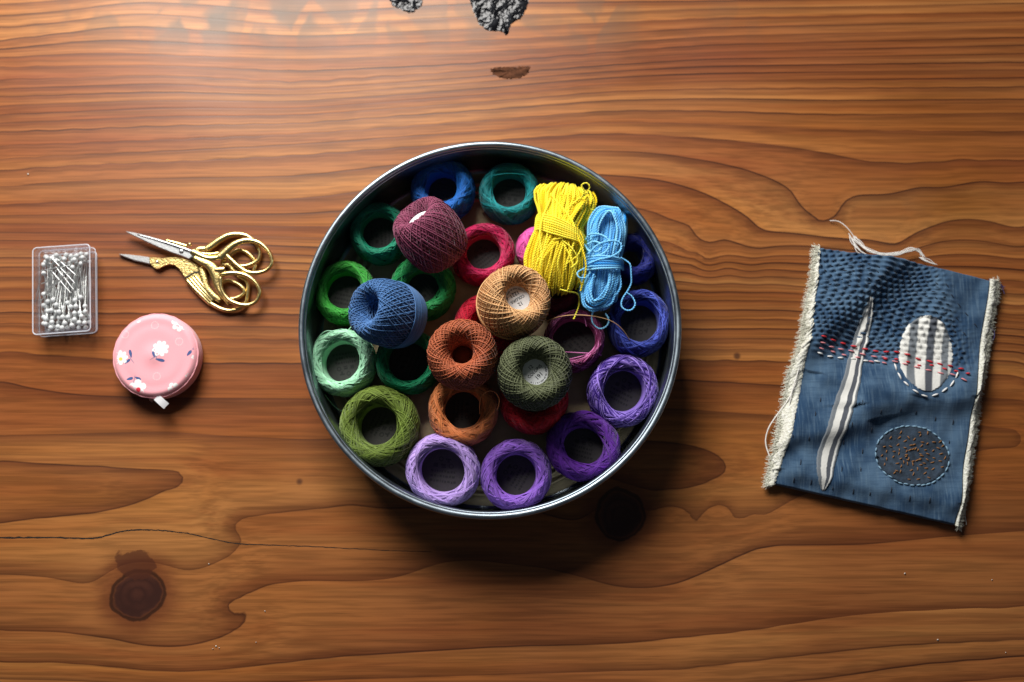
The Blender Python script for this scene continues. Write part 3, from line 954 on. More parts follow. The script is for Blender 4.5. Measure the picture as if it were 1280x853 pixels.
def bundle_paths(axis_pts, widths, z_mid, depth, count, layers, seed, wander=1.5, pts=26, endz=0.4, end_round=0.16):
    """strands of a hank: run end to end over a flattened bundle, folding down at both ends"""
    rng = np.random.default_rng(seed)
    ax = spline(np.array(axis_pts, float), 60)
    tt = np.linspace(0, 1, 60)
    tang = np.gradient(ax, axis=0)
    tang /= np.linalg.norm(tang, axis=1, keepdims=True)
    nor = np.stack([-tang[:, 1], tang[:, 0]], 1)
    wt = np.array([w[0] for w in widths])
    wv = np.array([w[1] for w in widths])
    out = []
    for L in range(layers):
        for i in range(count):
            x = -1 + 2 * (i + 0.5 + rng.uniform(-0.4, 0.4)) / count
            crown = math.sqrt(max(0.0, 1 - (abs(x) ** 2.4)))
            t = np.linspace(0, 1, pts)
            e0 = rng.uniform(0.0, end_round) * (1 - 0.3 * crown) + 0.10 * (1 - crown)
            e1 = rng.uniform(0.0, end_round) * (1 - 0.3 * crown) + 0.10 * (1 - crown)
            ta = e0 + (1 - e0 - e1) * t
            w = np.interp(ta, wt, wv)
            xx = x + wander / 40.0 * np.sin(t * rng.uniform(2, 5) + rng.random() * 6.28) * (1 if L == 0 else 1.3)
            cx = np.interp(ta, tt, ax[:, 0]) + np.interp(ta, tt, nor[:, 0]) * xx * w
            cy = np.interp(ta, tt, ax[:, 1]) + np.interp(ta, tt, nor[:, 1]) * xx * w
            fold = np.sqrt(np.clip(1 - np.abs(2 * t - 1) ** 5, 0, 1))
            thin = np.interp(ta, wt, wv) / max(wv)
            z = z_mid + depth * (crown * (0.55 + 0.45 / np.maximum(thin, 0.6)) * fold - 0.15) - 0.0010 * L + rng.normal(0, 0.00025) + endz * 0
            P = np.array([W(a, b_, c) for a, b_, c in zip(cx, cy, z)])
            out.append(P)
    return out

def px_path(pts, n=50, jit=0.0, rng=None):
    if jit:
        pts = [(u + rng.normal(0, jit), v + rng.normal(0, jit), z + rng.normal(0, jit * 2.2e-4)) for u, v, z in pts]
    return spline(np.array([W(u, v, z) for u, v, z in pts]), n)

def yellow_skein():
    loc = W(700, 300, 0.030)
    t = thing('thread_skein', 'bright yellow skein of twisted thread tied round its waist', 'thread skein', tuple(loc), group='skeins in the tin')
    m = thread_mat('yellow_cord', lin((255, 244, 74)), lin((246, 210, 8)), 0.5)
    axis = [(710, 229), (706, 255), (699, 290), (694, 325), (691, 370)]
    widths = [(0, 22), (0.07, 33), (0.16, 38), (0.27, 36), (0.42, 27), (0.55, 32), (0.75, 39), (0.9, 37), (0.96, 31), (1.0, 23)]
    paths = bundle_paths(axis, widths, 0.0345, 0.0145, 44, 3, 5, wander=3.4, end_round=0.12)
    rng = np.random.default_rng(8)
    for k in range(16):     # strands lying across the others
        u0, u1 = rng.uniform(672, 736), rng.uniform(664, 728)
        paths.append(px_path([(u0, rng.uniform(240, 262), .046), ((u0 * .5 + u1 * .5) + rng.normal(0, 9), 285, .0505), (u1 + rng.normal(0, 5), 330, .0505), (u1, rng.uniform(350, 368), .044)]))
    me = skein_mesh('strands', [p - loc for p in paths], 0.74e-3, 3)
    link('strands', me, m, t)
    # an inner body so that gaps look into thread
    ties = []
    for k in range(8):
        o = k * 2.6
        ties.append(px_path([(670 - .3 * k, 274 + o, .033), (674 - .2 * k, 268 + o * 1.0, .045), (688, 270 + o * 1.15, .0525), (705, 277 + o * 1.05, .0535), (722, 287 + o * .8, .051), (731, 297 + o * .7, .042), (733, 300 + o * .7, .033)]))
    link('tie', skein_mesh('tie', [p - loc for p in ties], 0.70e-3, 4, 0.7), m, t)
    loops = [[(724, 252, .046), (730, 240, .050), (727, 232, .052), (733, 229, .052), (737, 234, .051), (733, 242, .049), (722, 250, .047), (708, 262, .048)],
             [(738, 262, .044), (744, 264, .042), (735, 275, .040), (728, 285, .038)],
             [(725, 290, .050), (729, 300, .050), (728, 320, .048), (728, 345, .042), (725, 358, .036)],
             [(690, 300, .0515), (705, 297, .053), (719, 292, .052), (727, 302, .05), (723, 318, .05), (708, 330, .051)],
             [(702, 300, .052), (716, 312, .052), (722, 326, .05), (714, 335, .051)],
             [(700, 362, .044), (712, 365, .043), (722, 368, .036), (724, 380, .030), (719, 395, .033), (717, 399, .034)]]
    link('loose_loops', skein_mesh('loose_loops', [px_path(q) - loc for q in loops], 0.55e-3, 6, 0.7), m, t)
yellow_skein()

def blue_skein():
    loc = W(752, 325, 0.030)
    t = thing('thread_skein', 'light sky blue skein of twisted thread with a dangling loop', 'thread skein', tuple(loc), group='skeins in the tin')
    m = thread_mat('sky_blue_cord', lin((150, 222, 255)), lin((36, 156, 236)), 0.5)
    axis = [(762, 258), (759, 285), (753, 325), (749, 355), (745, 388)]
    widths = [(0, 18), (0.12, 23), (0.3, 24), (0.5, 21), (0.7, 24), (0.88, 24), (1.0, 18)]
    paths = bundle_paths(axis, widths, 0.0325, 0.0125, 24, 3, 15, wander=3.2, end_round=0.10)
    rng = np.random.default_rng(9)
    for k in range(11):     # nested end loops
        f = 0.45 + 0.055 * k
        zz = .0475 - 0.010 * max(0, f - .5)
        paths.append(px_path([(757 - 20 * f, 300, zz), (756 - 19 * f, 285 - 6 * f, zz), (760 - 11 * f, 276 - 16 * f, zz), (764, 274 - 16 * f, zz), (765 + 10 * f, 280 - 16 * f, zz), (763 + 18 * f, 290, zz), (760 + 20 * f, 310, zz)], 50, 1.3, rng))
        paths.append(px_path([(752 - 23 * f, 345, zz), (750 - 23 * f, 360, zz), (748 - 17 * f, 366 + 14 * f, zz), (744, 369 + 17 * f, zz), (746 + 15 * f, 364 + 15 * f, zz), (750 + 22 * f, 352 + 6 * f, zz), (753 + 21 * f, 340, zz)], 50, 1.5, rng))
    link('strands', skein_mesh('strands', [p - loc for p in paths], 0.72e-3, 13), m, t)
    ties = []
    for k in range(6):
        o = k * 3.2
        ties.append(px_path([(729, 326 + o, .034), (732, 322 + o, .043), (745, 320 + o, .050), (762, 321 + o * .9, .050), (775, 324 + o * .7, .045), (779, 328 + o * .6, .034)]))
    ties.append(px_path([(735, 318, .049), (748, 306, .051), (766, 301, .051), (776, 305, .050), (775, 314, .050), (764, 321, .051), (748, 325, .051), (735, 330, .049)]))
    ties.append(px_path([(732, 300, .045), (738, 293, .048), (752, 294, .050), (762, 303, .050), (757, 315, .050), (742, 322, .049)]))
    ties.append(px_path([(734, 306, .047), (742, 302, .049), (752, 306, .050), (748, 314, .050), (737, 314, .048), (731, 306, .045)]))
    link('tie', skein_mesh('tie', [p - loc for p in ties], 0.72e-3, 14, 0.7), m, t)
    loops = [[(776, 322, .045), (784, 327, .046), (788, 332, .046), (789, 345, .045), (789, 354, .044), (785, 363, .043), (778, 374, .042), (777, 383, .042), (783, 388, .042), (790, 387, .042), (794, 380, .042), (790, 371, .042), (783, 366, .043)],
             [(742, 332, .049), (730, 336, .049), (722, 341, .049), (724, 347, .049), (733, 347, .048), (738, 340, .048)],
             [(744, 384, .040), (740, 394, .036), (741, 404, .035), (749, 411, .034), (758, 408, .034), (761, 400, .034), (757, 392, .033)]]
    link('dangling_loop', skein_mesh('dangling_loop', [px_path(q, 90) - loc for q in loops], 0.58e-3, 16, 0.7), m, t)
blue_skein()

# ------------------------------------------------------------------ flat extruded metal pieces (scissors)
def extruded(outline_px, z0, z1, chamfer_px=0.6, n=None, closed_spline=False):
    ol = np.array(outline_px, float)
    if closed_spline:
        ol = spline(ol, n or len(ol) * 5, closed=True)[:-1]
    # make it run counter-clockwise in the image turned to x right, y up
    a = 0.5 * np.sum(ol[:, 0] * -np.roll(ol[:, 1], -1) - np.roll(ol[:, 0], -1) * -ol[:, 1])
    if a < 0:
        ol = ol[::-1]
    m = len(ol)
    e = np.roll(ol, -1, 0) - ol
    e /= np.linalg.norm(e, axis=1, keepdims=True) + 1e-9
    nrm = np.stack([e[:, 1], -e[:, 0]], 1)            # inward/outward by orientation
    vn = nrm + np.roll(nrm, 1, 0)
    vn /= np.linalg.norm(vn, axis=1, keepdims=True) + 1e-9
    def ringz(o, z):
        return np.array([W(u, v, z) for u, v in o])
    ins = ol + vn * chamfer_px
    # keep the inset inside
    if np.abs(_area(ins)) > np.abs(_area(ol)):
        ins = ol - vn * chamfer_px
    dz = min((z1 - z0) * 0.4, chamfer_px * PX())
    V = np.concatenate([ringz(ol, z0), ringz(ol, z1 - dz), ringz(ins, z1)])
    fs = [(j, (j + 1) % m, m + (j + 1) % m, m + j) for j in range(m)]
    fs += [(m + j, m + (j + 1) % m, 2 * m + (j + 1) % m, 2 * m + j) for j in range(m)]
    fs.append(tuple(2 * m + j for j in range(m)))
    fs.append(tuple(reversed(range(m))))
    return V, fs

def _area(o):
    return 0.5 * np.sum(o[:, 0] * np.roll(o[:, 1], -1) - np.roll(o[:, 0], -1) * o[:, 1])

def band(path, rx, ry, n=70, closed=False, sides=10):
    """a rod of oval section along a path of (u, v, z); rx half width in px (list or number), ry half height in metres"""
    P = spline(np.array([W(*q) for q in path]), n, closed)
    T = np.gradient(P, axis=0)
    if closed:
        T[0] = T[-1] = P[1] - P[-2]
    T /= np.linalg.norm(T, axis=1, keepdims=True) + 1e-12
    up = np.array([0, 0, 1.0])
    A = np.cross(T, up)
    A /= np.linalg.norm(A, axis=1, keepdims=True) + 1e-12
    B = np.cross(A, T)
    w = np.interp(np.linspace(0, 1, n), np.linspace(0, 1, len(rx)), rx) if isinstance(rx, (list, tuple)) else np.full(n, rx)
    w = w * PX() * 1.42
    ang = np.arange(sides) * 2 * np.pi / sides
    V = P[:, None] + np.cos(ang)[None, :, None] * w[:, None, None] * A[:, None] + np.sin(ang)[None, :, None] * ry * B[:, None]
    idx = np.arange(n * sides).reshape(n, sides)
    nx = np.roll(idx, -1, 1)
    Q = np.stack([idx[:-1], nx[:-1], nx[1:], idx[1:]], -1).reshape(-1, 4)
    fs = [tuple(q) for q in Q]
    if not closed:
        fs.append(tuple(idx[0][::-1]))
        fs.append(tuple(idx[-1]))
    return V.reshape(-1, 3), fs

def gold_mat(name, color, rough, rel):
    m, nt, b = new_mat(name)
    tc = N(nt, 'ShaderNodeTexCoord')
    nz = N(nt, 'ShaderNodeTexNoise', i_Scale=900.0, i_Detail=2.0)
    nt.links.new(tc.outputs['Object'], nz.inputs['Vector'])
    b.inputs['Base Color'].default_value = color
    b.inputs['Metallic'].default_value = 1.0
    b.inputs['Roughness'].default_value = rough
    if rel:
        bp = N(nt, 'ShaderNodeBump', i_Strength=rel, i_Distance=0.0005)
        nt.links.new(nz.outputs[0], bp.inputs['Height'])
        nt.links.new(bp.outputs[0], b.inputs['Normal'])
    return m
M_GOLD = gold_mat('polished_gold_plate', (0.76, 0.59, 0.25, 1), 0.28, 0.15)
M_GOLD_TEX = gold_mat('engraved_gold_plate', (0.64, 0.48, 0.19, 1), 0.38, 0.7)
M_STEEL = gold_mat('blade_steel', (0.56, 0.57, 0.57, 1), 0.40, 0.12)
M_GROOVE = simple_mat('engraving_dark', (0.02, 0.015, 0.008, 1), 0.6)

def scissors():
    def add(parent, name, geo, mat, smooth_shade=True):
        V, fs = geo
        V = np.array(V) - np.array(parent.location)
        me = mesh_np(name, V, fs, smooth_shade)
        return link(name, me, mat, parent)
    # lower pair, lying on the table
    p = W(240, 335, 0.0)
    t = thing('embroidery_scissors', 'lower gold stork-shaped scissors, beak tip nearer the pink tape measure', 'scissors', tuple(p), group='two stork scissors stacked')
    add(t, 'blade', extruded([(148.5,317.5),(158,318),(168,319.2),(178,320.4),(187,321.8),(195,323),(196,331),(187.5,330.6),(178,328.5),(169,326.5),(158,322.5),(150,319.5)], .0008, .0030, 1.2), M_STEEL, False)
    body = add(t, 'body', extruded([(186.5,321.6),(194,322),(203,323),(212,321.6),(221,321.4),(229,323),(238,326),(247,332),(253,340),(255,350),(253,358),(248,357),(242,353),(232,349.5),(227,341),(222,335),(217,331.5),(210.5,331),(204,333.5),(199,336.5),(195,336.6),(190.5,333.5),(187,329)], .0008, .0036, 1.0), M_GOLD_TEX, False)
    V, Q = blob_sphere(2.0 * PX(), 12, 8, 0.7)
    link('eye', mesh_np('eye', V, Q), M_STEEL, body, tuple(W(196.5, 327.5, .0037) - p))
    # wing line engraved on the body
    g = add(t, 'wing_line', band([(231, 348, .0037), (238, 344, .0037), (244, 340.5, .0037), (250, 342, .0037), (254, 345, .0037)], 0.8, .0002, 24, sides=6), M_GROOVE)
    for k in range(4):      # tail feathers
        du, dv = 3.6 * k, -2.6 * k
        add(t, 'feather', band([(233.5 + du, 350 + dv * .6, .0028), (243 + du * .8, 361 + dv * .8, .0031), (254 + du * .6, 372 + dv * .8, .0031), (263.5 + du * .45, 381.5 + dv * .9, .0026)], [1.9, 2.1, 2.1, 1.5], .0014, 20), M_GOLD)
    add(t, 'leg', band([(251, 334, .003), (254, 345, .0032), (258, 359, .0032), (266, 369, .003), (276, 376, .0026)], [3.4, 3.6, 3.2, 2.6], .0014, 36), M_GOLD_TEX)
    add(t, 'leg', band([(240, 318, .003), (248, 312, .003), (256, 311.5, .003), (262, 309.5, .003)], [2.2, 2.6, 3.0, 3.2], .0014, 24), M_GOLD)
    add(t, 'finger_loop', band([(258, 312, .003), (265, 307, .003), (274, 300.5, .003), (285, 294.8, .003), (296, 293.2, .003), (307, 294.7, .003), (316, 300, .003), (322.5, 308, .003), (325, 317, .003), (322.5, 325.5, .003), (315.5, 330, .003), (306.5, 332.7, .003), (298, 332, .003), (289, 326, .003)], [3.6, 3.3, 2.8, 2.4, 2.0, 1.8, 1.8, 1.8, 1.8, 1.9], .0016, 90), M_GOLD)
    add(t, 'inner_ring', band([(286, 322, .0022), (291.5, 315.5, .0022), (299, 312.6, .0022), (309, 316, .0022), (317, 324, .0022), (319, 332, .0022), (317, 339, .0022)], 1.7, .0013, 50), M_GOLD)
    add(t, 'finger_loop', band([(263, 379, .0026), (271.8, 384.3, .0026), (283, 388.2, .0026), (293.5, 387.6, .0026), (302, 384, .0026), (307.5, 378, .0026), (309.6, 369, .0026), (310.3, 357, .0026), (306, 349, .0026), (297, 345.5, .0026)], [2.1, 1.7, 1.7], .0015, 70), M_GOLD)
    add(t, 'inner_ring', band([(276, 354, .0022), (284.6, 350.8, .0022), (294, 353.3, .0022), (303, 359.5, .0022), (305.5, 366, .0022), (299, 371.2, .0022), (291, 373.8, .0022), (285, 374, .0022)], 1.7, .0013, 50), M_GOLD)
    add(t, 'tail_scroll', band([(283, 325, .003), (278, 327, .003), (280, 331, .003), (286, 331.5, .003), (290, 336, .003), (296, 342, .0028)], [1.6, 1.9, 2.2, 2.0], .0013, 36), M_GOLD_TEX)
    # upper pair, resting across the lower one
    p = W(245, 320, 0.004)
    t = thing('embroidery_scissors', 'upper gold scissors with the longer bare steel blade, laid across the lower pair', 'scissors', tuple(p), group='two stork scissors stacked')
    add(t, 'blade', extruded([(156.3,289.2),(165,290.3),(174,292.3),(190,296.5),(206.5,301.2),(220,305.8),(234,310.5),(246,315.5),(244,321),(238,324.8),(227,320.3),(215.5,316.4),(199,309.8),(184,303),(170.5,296.6),(163,293)], .0046, .0066, 1.0), M_STEEL, False)
    add(t, 'blade_ridge', band([(172, 293.5, .0066), (190, 298.3, .0068), (210, 304.3, .0070), (230, 311, .0072), (248, 317.5, .0072)], [0.5, 0.9, 1.2, 1.4], .0006, 24, sides=8), M_STEEL)
    add(t, 'back_bar', band([(207.5, 300.6, .0064), (216, 303, .0068), (226, 305.8, .0068), (234, 308, .0066)], [1.3, 1.7, 1.7, 1.5], .0012, 20), M_GOLD)
    V, Q = blob_sphere(2.5 * PX(), 14, 9, 0.9)
    link('knob', mesh_np('knob', V, Q), M_GOLD, t, tuple(W(237.2, 305.8, .0070) - p))
    V, Q = blob_sphere(3.0 * PX(), 14, 9, 0.45)
    link('pivot_screw', mesh_np('pivot_screw', V, Q), M_STEEL, t, tuple(W(226.6, 314.2, .0068) - p))
    add(t, 'pivot_gap', band([(236.5, 324, .0069), (241, 321.6, .0071), (245.5, 320, .0069)], [0.9, 1.3, 0.7], .0004, 14, sides=6), M_GROOVE)
    add(t, 'shank', band([(240, 314.5, .0068), (250, 319.5, .0070), (258, 322.5, .0070), (268, 323, .0070), (276, 321, .0070)], [3.0, 3.0, 2.4, 2.2, 2.6], .0014, 30), M_GOLD)
    add(t, 'shank', band([(252, 316.5, .0064), (258, 318.2, .0066), (266, 318.2, .0066), (274, 316.4, .0064)], [1.2, 1.9, 1.9, 1.4], .0012, 22), M_GOLD)
    add(t, 'finger_loop', band([(274, 322, .0070), (280, 316.5, .0070), (287, 310, .0070), (296, 304, .0070), (309, 300.6, .0070), (322, 303, .0070), (332, 310, .0070), (338.8, 320, .0070), (339.5, 330, .0070), (333, 338, .0070), (322, 341.3, .0070), (309, 340.2, .0070), (298, 333, .0070), (287, 323, .0070), (283.5, 319.5, .0070)], [4.2, 3.6, 3.0, 2.4, 2.0, 1.7, 1.7, 1.8, 2.0, 2.2, 2.2], .0016, 110), M_GOLD)
    add(t, 'shank', band([(243, 322.5, .0068), (251, 326.5, .0070), (260, 330.5, .0070), (267, 337, .0070), (270.5, 346, .0070), (272, 356, .0066), (277, 367, .0062), (286, 380, .0056)], [2.6, 3.2, 3.8, 4.8, 4.6, 3.4, 2.6, 1.4], .0015, 56), M_GOLD_TEX)
    add(t, 'cross_piece', band([(268.5, 337.5, .0080), (275, 337.2, .0082), (281, 336.6, .0080)], [2.2, 2.6, 2.2], .0012, 14), M_GOLD)
    add(t, 'finger_loop', band([(277.5, 343.5, .0068), (286, 341.8, .0070), (298, 342, .0070), (310.5, 346, .0070), (320.5, 354.5, .0070), (325, 365, .0070), (321, 376, .0070), (312.5, 381, .0070), (304, 381.6, .0070), (294.5, 379.3, .0070), (286, 374.6, .0070), (279.8, 367, .0070), (276.2, 357, .0070), (276, 347, .0070)], [2.2, 2.1, 2.0, 1.8, 1.7, 1.7, 1.9, 2.0, 1.9, 1.7, 1.8], .0016, 100), M_GOLD)
scissors()

# ------------------------------------------------------------------ pin box
def plastic_mat():
    m, nt, b = new_mat('clear_plastic')
    out = nt.nodes['Material Output']
    nt.nodes.remove(b)
    tr = N(nt, 'ShaderNodeBsdfTransparent')
    tr.inputs[0].default_value = (0.985, 0.987, 0.99, 1)
    gl = N(nt, 'ShaderNodeBsdfGlossy', i_Roughness=0.10)
    gl.inputs['Color'].default_value = (0.9, 0.92, 1, 1)
    df = N(nt, 'ShaderNodeBsdfDiffuse')
    df.inputs['Color'].default_value = (0.75, 0.78, 0.85, 1)
    lw = N(nt, 'ShaderNodeLayerWeight', i_Blend=0.5)
    facing = lw.outputs['Facing']
    mx = N(nt, 'ShaderNodeMixShader')
    nt.links.new(math_node(nt, 'ADD', math_node(nt, 'MULTIPLY', math_node(nt, 'POWER', facing, 4.0), 0.7), 0.035), mx.inputs[0])
    nt.links.new(tr.outputs[0], mx.inputs[1])
    nt.links.new(gl.outputs[0], mx.inputs[2])
    m2 = N(nt, 'ShaderNodeMixShader')
    nt.links.new(math_node(nt, 'ADD', math_node(nt, 'MULTIPLY', math_node(nt, 'POWER', facing, 3.0), 0.25), 0.012), m2.inputs[0])
    nt.links.new(mx.outputs[0], m2.inputs[1])
    nt.links.new(df.outputs[0], m2.inputs[2])
    nt.links.new(m2.outputs[0], out.inputs['Surface'])
    return m
M_PLASTIC = plastic_mat()

def rounded_rect(x0, x1, y0, y1, r, k=5):
    pts = []
    for cx, cy, a0 in ((x1 - r, y1 - r, 0), (x0 + r, y1 - r, 90), (x0 + r, y0 + r, 180), (x1 - r, y0 + r, 270)):
        for j in range(k + 1):
            a = math.radians(a0 + 90 * j / k)
            pts.append((cx + r * math.cos(a), cy + r * math.sin(a)))
    return np.array(pts)

def shell(x0, x1, y0, y1, z0, z1, r, wall, floor_at_bottom=True, plate=0.0011):
    """open box with rounded corners: outer skin, rim, inner skin, inner floor"""
    o = rounded_rect(x0, x1, y0, y1, r)
    i = rounded_rect(x0 + wall, x1 - wall, y0 + wall, y1 - wall, max(0.0004, r - wall))
    oc = rounded_rect(x0 + 0.0005, x1 - 0.0005, y0 + 0.0005, y1 - 0.0005, max(0.0004, r - 0.0005))
    m = len(o)
    def z_(a, z):
        return np.concatenate([a, np.full((m, 1), z)], 1)
    if floor_at_bottom:
        rings = [z_(oc, z0), z_(o, z0 + 0.0005), z_(o, z1), z_(i, z1), z_(i, z0 + plate)]
    else:
        rings = [z_(oc, z1), z_(o, z1 - 0.0005), z_(o, z0), z_(i, z0), z_(i, z1 - plate)]
    V = np.concatenate(rings)
    fs = []
    for k in range(4):
        for j in range(m):
            fs.append((k * m + j, k * m + (j + 1) % m, (k + 1) * m + (j + 1) % m, (k + 1) * m + j))
    fs.append(tuple(reversed(range(m))))
    fs.append(tuple(4 * m + j for j in range(m)))
    return V, fs

def pin_box():
    tl, tr_, bl, br = W(42.5, 310, .0150), W(110.5, 309, .0150), W(43, 414, .0150), W(111, 415, .0150)
    c = (tl + tr_ + bl + br) / 4 * np.array([1, 1, 0])
    hw = (np.linalg.norm(tr_ - tl) + np.linalg.norm(br - bl)) / 4
    hh = (np.linalg.norm(tl - bl) + np.linalg.norm(tr_ - br)) / 4
    turn = math.atan2(*((tl - bl + tr_ - br)[:2])) * -1
    bx0, bx1, by0, by1 = c[0] - hw, c[0] + hw, c[1] - hh, c[1] + hh
    t = thing('pin_box', 'small clear plastic box full of white-headed pins', 'box', tuple(c), (0, 0, turn))
    V, fs = shell(-hw + .0006, hw - .0006, -hh + .0006, hh - .0006, 0.0002, 0.0125, 0.0022, 0.0010)
    link('base', mesh_np('pin_box_base', V, fs, False), M_PLASTIC, t)
    V, fs = shell(-hw - .0009, hw + .0009, -hh - .0009, hh + .0009, 0.0060, 0.0150, 0.0026, 0.0010, False, 0.0009)
    link('lid', mesh_np('pin_box_lid', V, fs, False), M_PLASTIC, t)
    em, ent, eb = new_mat('edge_glint_plastic')  # whitish tubes added along the edges; their colour imitates light caught there
    eout = ent.nodes['Material Output']
    etr = N(ent, 'ShaderNodeBsdfTransparent')
    emx = N(ent, 'ShaderNodeMixShader', i_Fac=0.55)
    eb.inputs['Base Color'].default_value = (0.80, 0.83, 0.90, 1)
    eb.inputs['Roughness'].default_value = 0.15
    ent.links.new(etr.outputs[0], emx.inputs[1])
    ent.links.new(eb.outputs[0], emx.inputs[2])
    ent.links.new(emx.outputs[0], eout.inputs['Surface'])
    for (g_, z_, r_, rr_) in ((.0009, .0149, .0026, .00042), (.0009, .0060, .0026, .00030), (-.0006, .0006, .0022, .00040)):
        rp = rounded_rect(-hw - g_, hw + g_, -hh - g_, hh + g_, r_)
        rp = np.concatenate([rp, rp[:2]])
        C = np.concatenate([rp, np.full((len(rp), 1), z_)], 1)
        link('edge_glint', mesh_np('edge_glint', *tubes(C, rr_, 6, ref=(0, 0, 1))), em, t)
    # pins
    rng = np.random.default_rng(77)
    mh = simple_mat('pin_head_white', (0.76, 0.78, 0.77, 1), 0.25)
    ms = gold_mat('pin_steel', (0.66, 0.67, 0.65, 1), 0.36, 0)
    Lp = 0.030
    Vs, Qs = tubes(np.array([[[0, 0, 0], [0, 0, Lp * .5], [0, 0, Lp * .93], [0, 0, Lp]]]), np.array([[0.00029, 0.00029, 0.00027, 0.00004]]), 6, ref=(1, 0.1, 0))
    shaft_me = mesh_np('shaft', Vs, Qs)
    shaft_me.materials.append(ms)
    Vh, Qh = blob_sphere(0.00160, 14, 10)
    head_me = mesh_np('head', Vh, Qh)
    head_me.materials.append(mh)
    heads = []
    def pin(px, py, z, ang, pitch, L=1.0, label=None):
        """head at (px,py,z), pointing at ang (image plane) and pitch"""
        d = Vector((math.cos(ang) * math.cos(pitch), math.sin(ang) * math.cos(pitch), math.sin(pitch)))
        q = Vector((0, 0, 1)).rotation_difference(d)
        r = thing('dress_pin', label or ('steel pin with its white head at the top end of the clear pin box' if py > c[1] else 'steel pin with its white head at the bottom end of the clear pin box'), 'pin', (px, py, z), tuple(q.to_euler()), 'pins in the plastic box')
        o = link('shaft', shaft_me, None, r)
        o.scale = (1, 1, L)
        link('head', head_me, None, r)
    top = by1 - 0.0035
    bot = by0 + 0.0032
    def place(n, ymin, ymax, up, zlo, zhi):
        k = 0
        tries = 0
        while k < n and tries < 4000:
            tries += 1
            x = rng.uniform(bx0 + .0040, bx1 - .0040)
            y = rng.uniform(ymin, ymax)
            z = rng.uniform(zlo, zhi)
            if any((x - h[0]) ** 2 + (y - h[1]) ** 2 + (z - h[2]) ** 2 < 0.0033 ** 2 for h in heads):
                continue
            heads.append((x, y, z))
            room = (y - by0) if up < 0 else (by1 - y)
            ang = (math.pi / 2) * up + rng.normal(0, 0.16)
            # keep the point inside the box
            L = min(1.0, (room - 0.003) / Lp)
            xe = x + math.cos(ang) * Lp * L
            if xe < bx0 + .003 or xe > bx1 - .003:
                ang = (math.pi / 2) * up + 0.10 * np.sign(c[0] - x) * (-1 if up > 0 else 1) * (1)
                ang = math.atan2(math.sin(ang), (c[0] - x) * 12)
            ze = rng.uniform(0.0025, 0.0075)
            pin(x, y, z, ang, math.asin(np.clip((ze - z) / Lp, -.4, .4)), L)
            k += 1
    place(20, by1 - .0085, top, -1, .0035, .0055)
    place(16, by1 - .0075, top, -1, .0070, .0105)
    place(26, bot, by0 + .013, 1, .0032, .0050)
    place(28, bot, by0 + .019, 1, .0065, .0102)
    place(6, by0 + .014, by0 + .024, 1, .0070, .0095)
    # a few at the left edge and upper right, and loose ones lying on top with their points crossing
    for (u, v) in ((44, 366), (48, 380), (50, 395), (51, 403), (94, 326), (93, 335), (104, 331), (50, 340), (52, 329)):
        p = W(u, v, .0085)
        pin(max(p[0], bx0 + .0032), p[1], .0085, math.radians(rng.uniform(-105, -75) if v < 350 else rng.uniform(70, 100)), -0.06, 0.9)
    tip = W(76, 333, .0112)
    for k, (u, v) in enumerate(((54, 369), (42, 353), (96, 345), (92, 363), (88, 367), (94, 355), (43, 337), (46, 374), (80, 318))):
        p = W(u, v, .0112)
        tp = W(74 + rng.normal(0, 3), 337 + rng.normal(0, 6), .0112)
        d = np.arctan2(tp[1] - p[1], tp[0] - p[0])
        ln = math.hypot(tp[0] - p[0], tp[1] - p[1])
        x, y = max(min(p[0], bx1 - .003), bx0 + .003), p[1]
        r = thing('dress_pin', 'bare steel pin shaft lying across the top of the heap in the pin box', 'pin', (x, y, .0112 + .0001 * k), tuple(Vector((0, 0, 1)).rotation_difference(Vector((math.cos(d), math.sin(d), 0.01))).to_euler()), 'loose pins on top of the heap')
        o = link('shaft', shaft_me, None, r)
        o.scale = (1.25, 1.25, min(0.9, (ln + .004) / Lp))
    RZ = Matrix.Rotation(turn, 3, 'Z')
    for o in list(col.objects):
        if o.name.startswith('dress_pin'):
            o.location = Vector(c) + RZ @ (o.location - Vector(c))
            o.rotation_euler = (RZ @ o.rotation_euler.to_matrix()).to_euler()
pin_box()

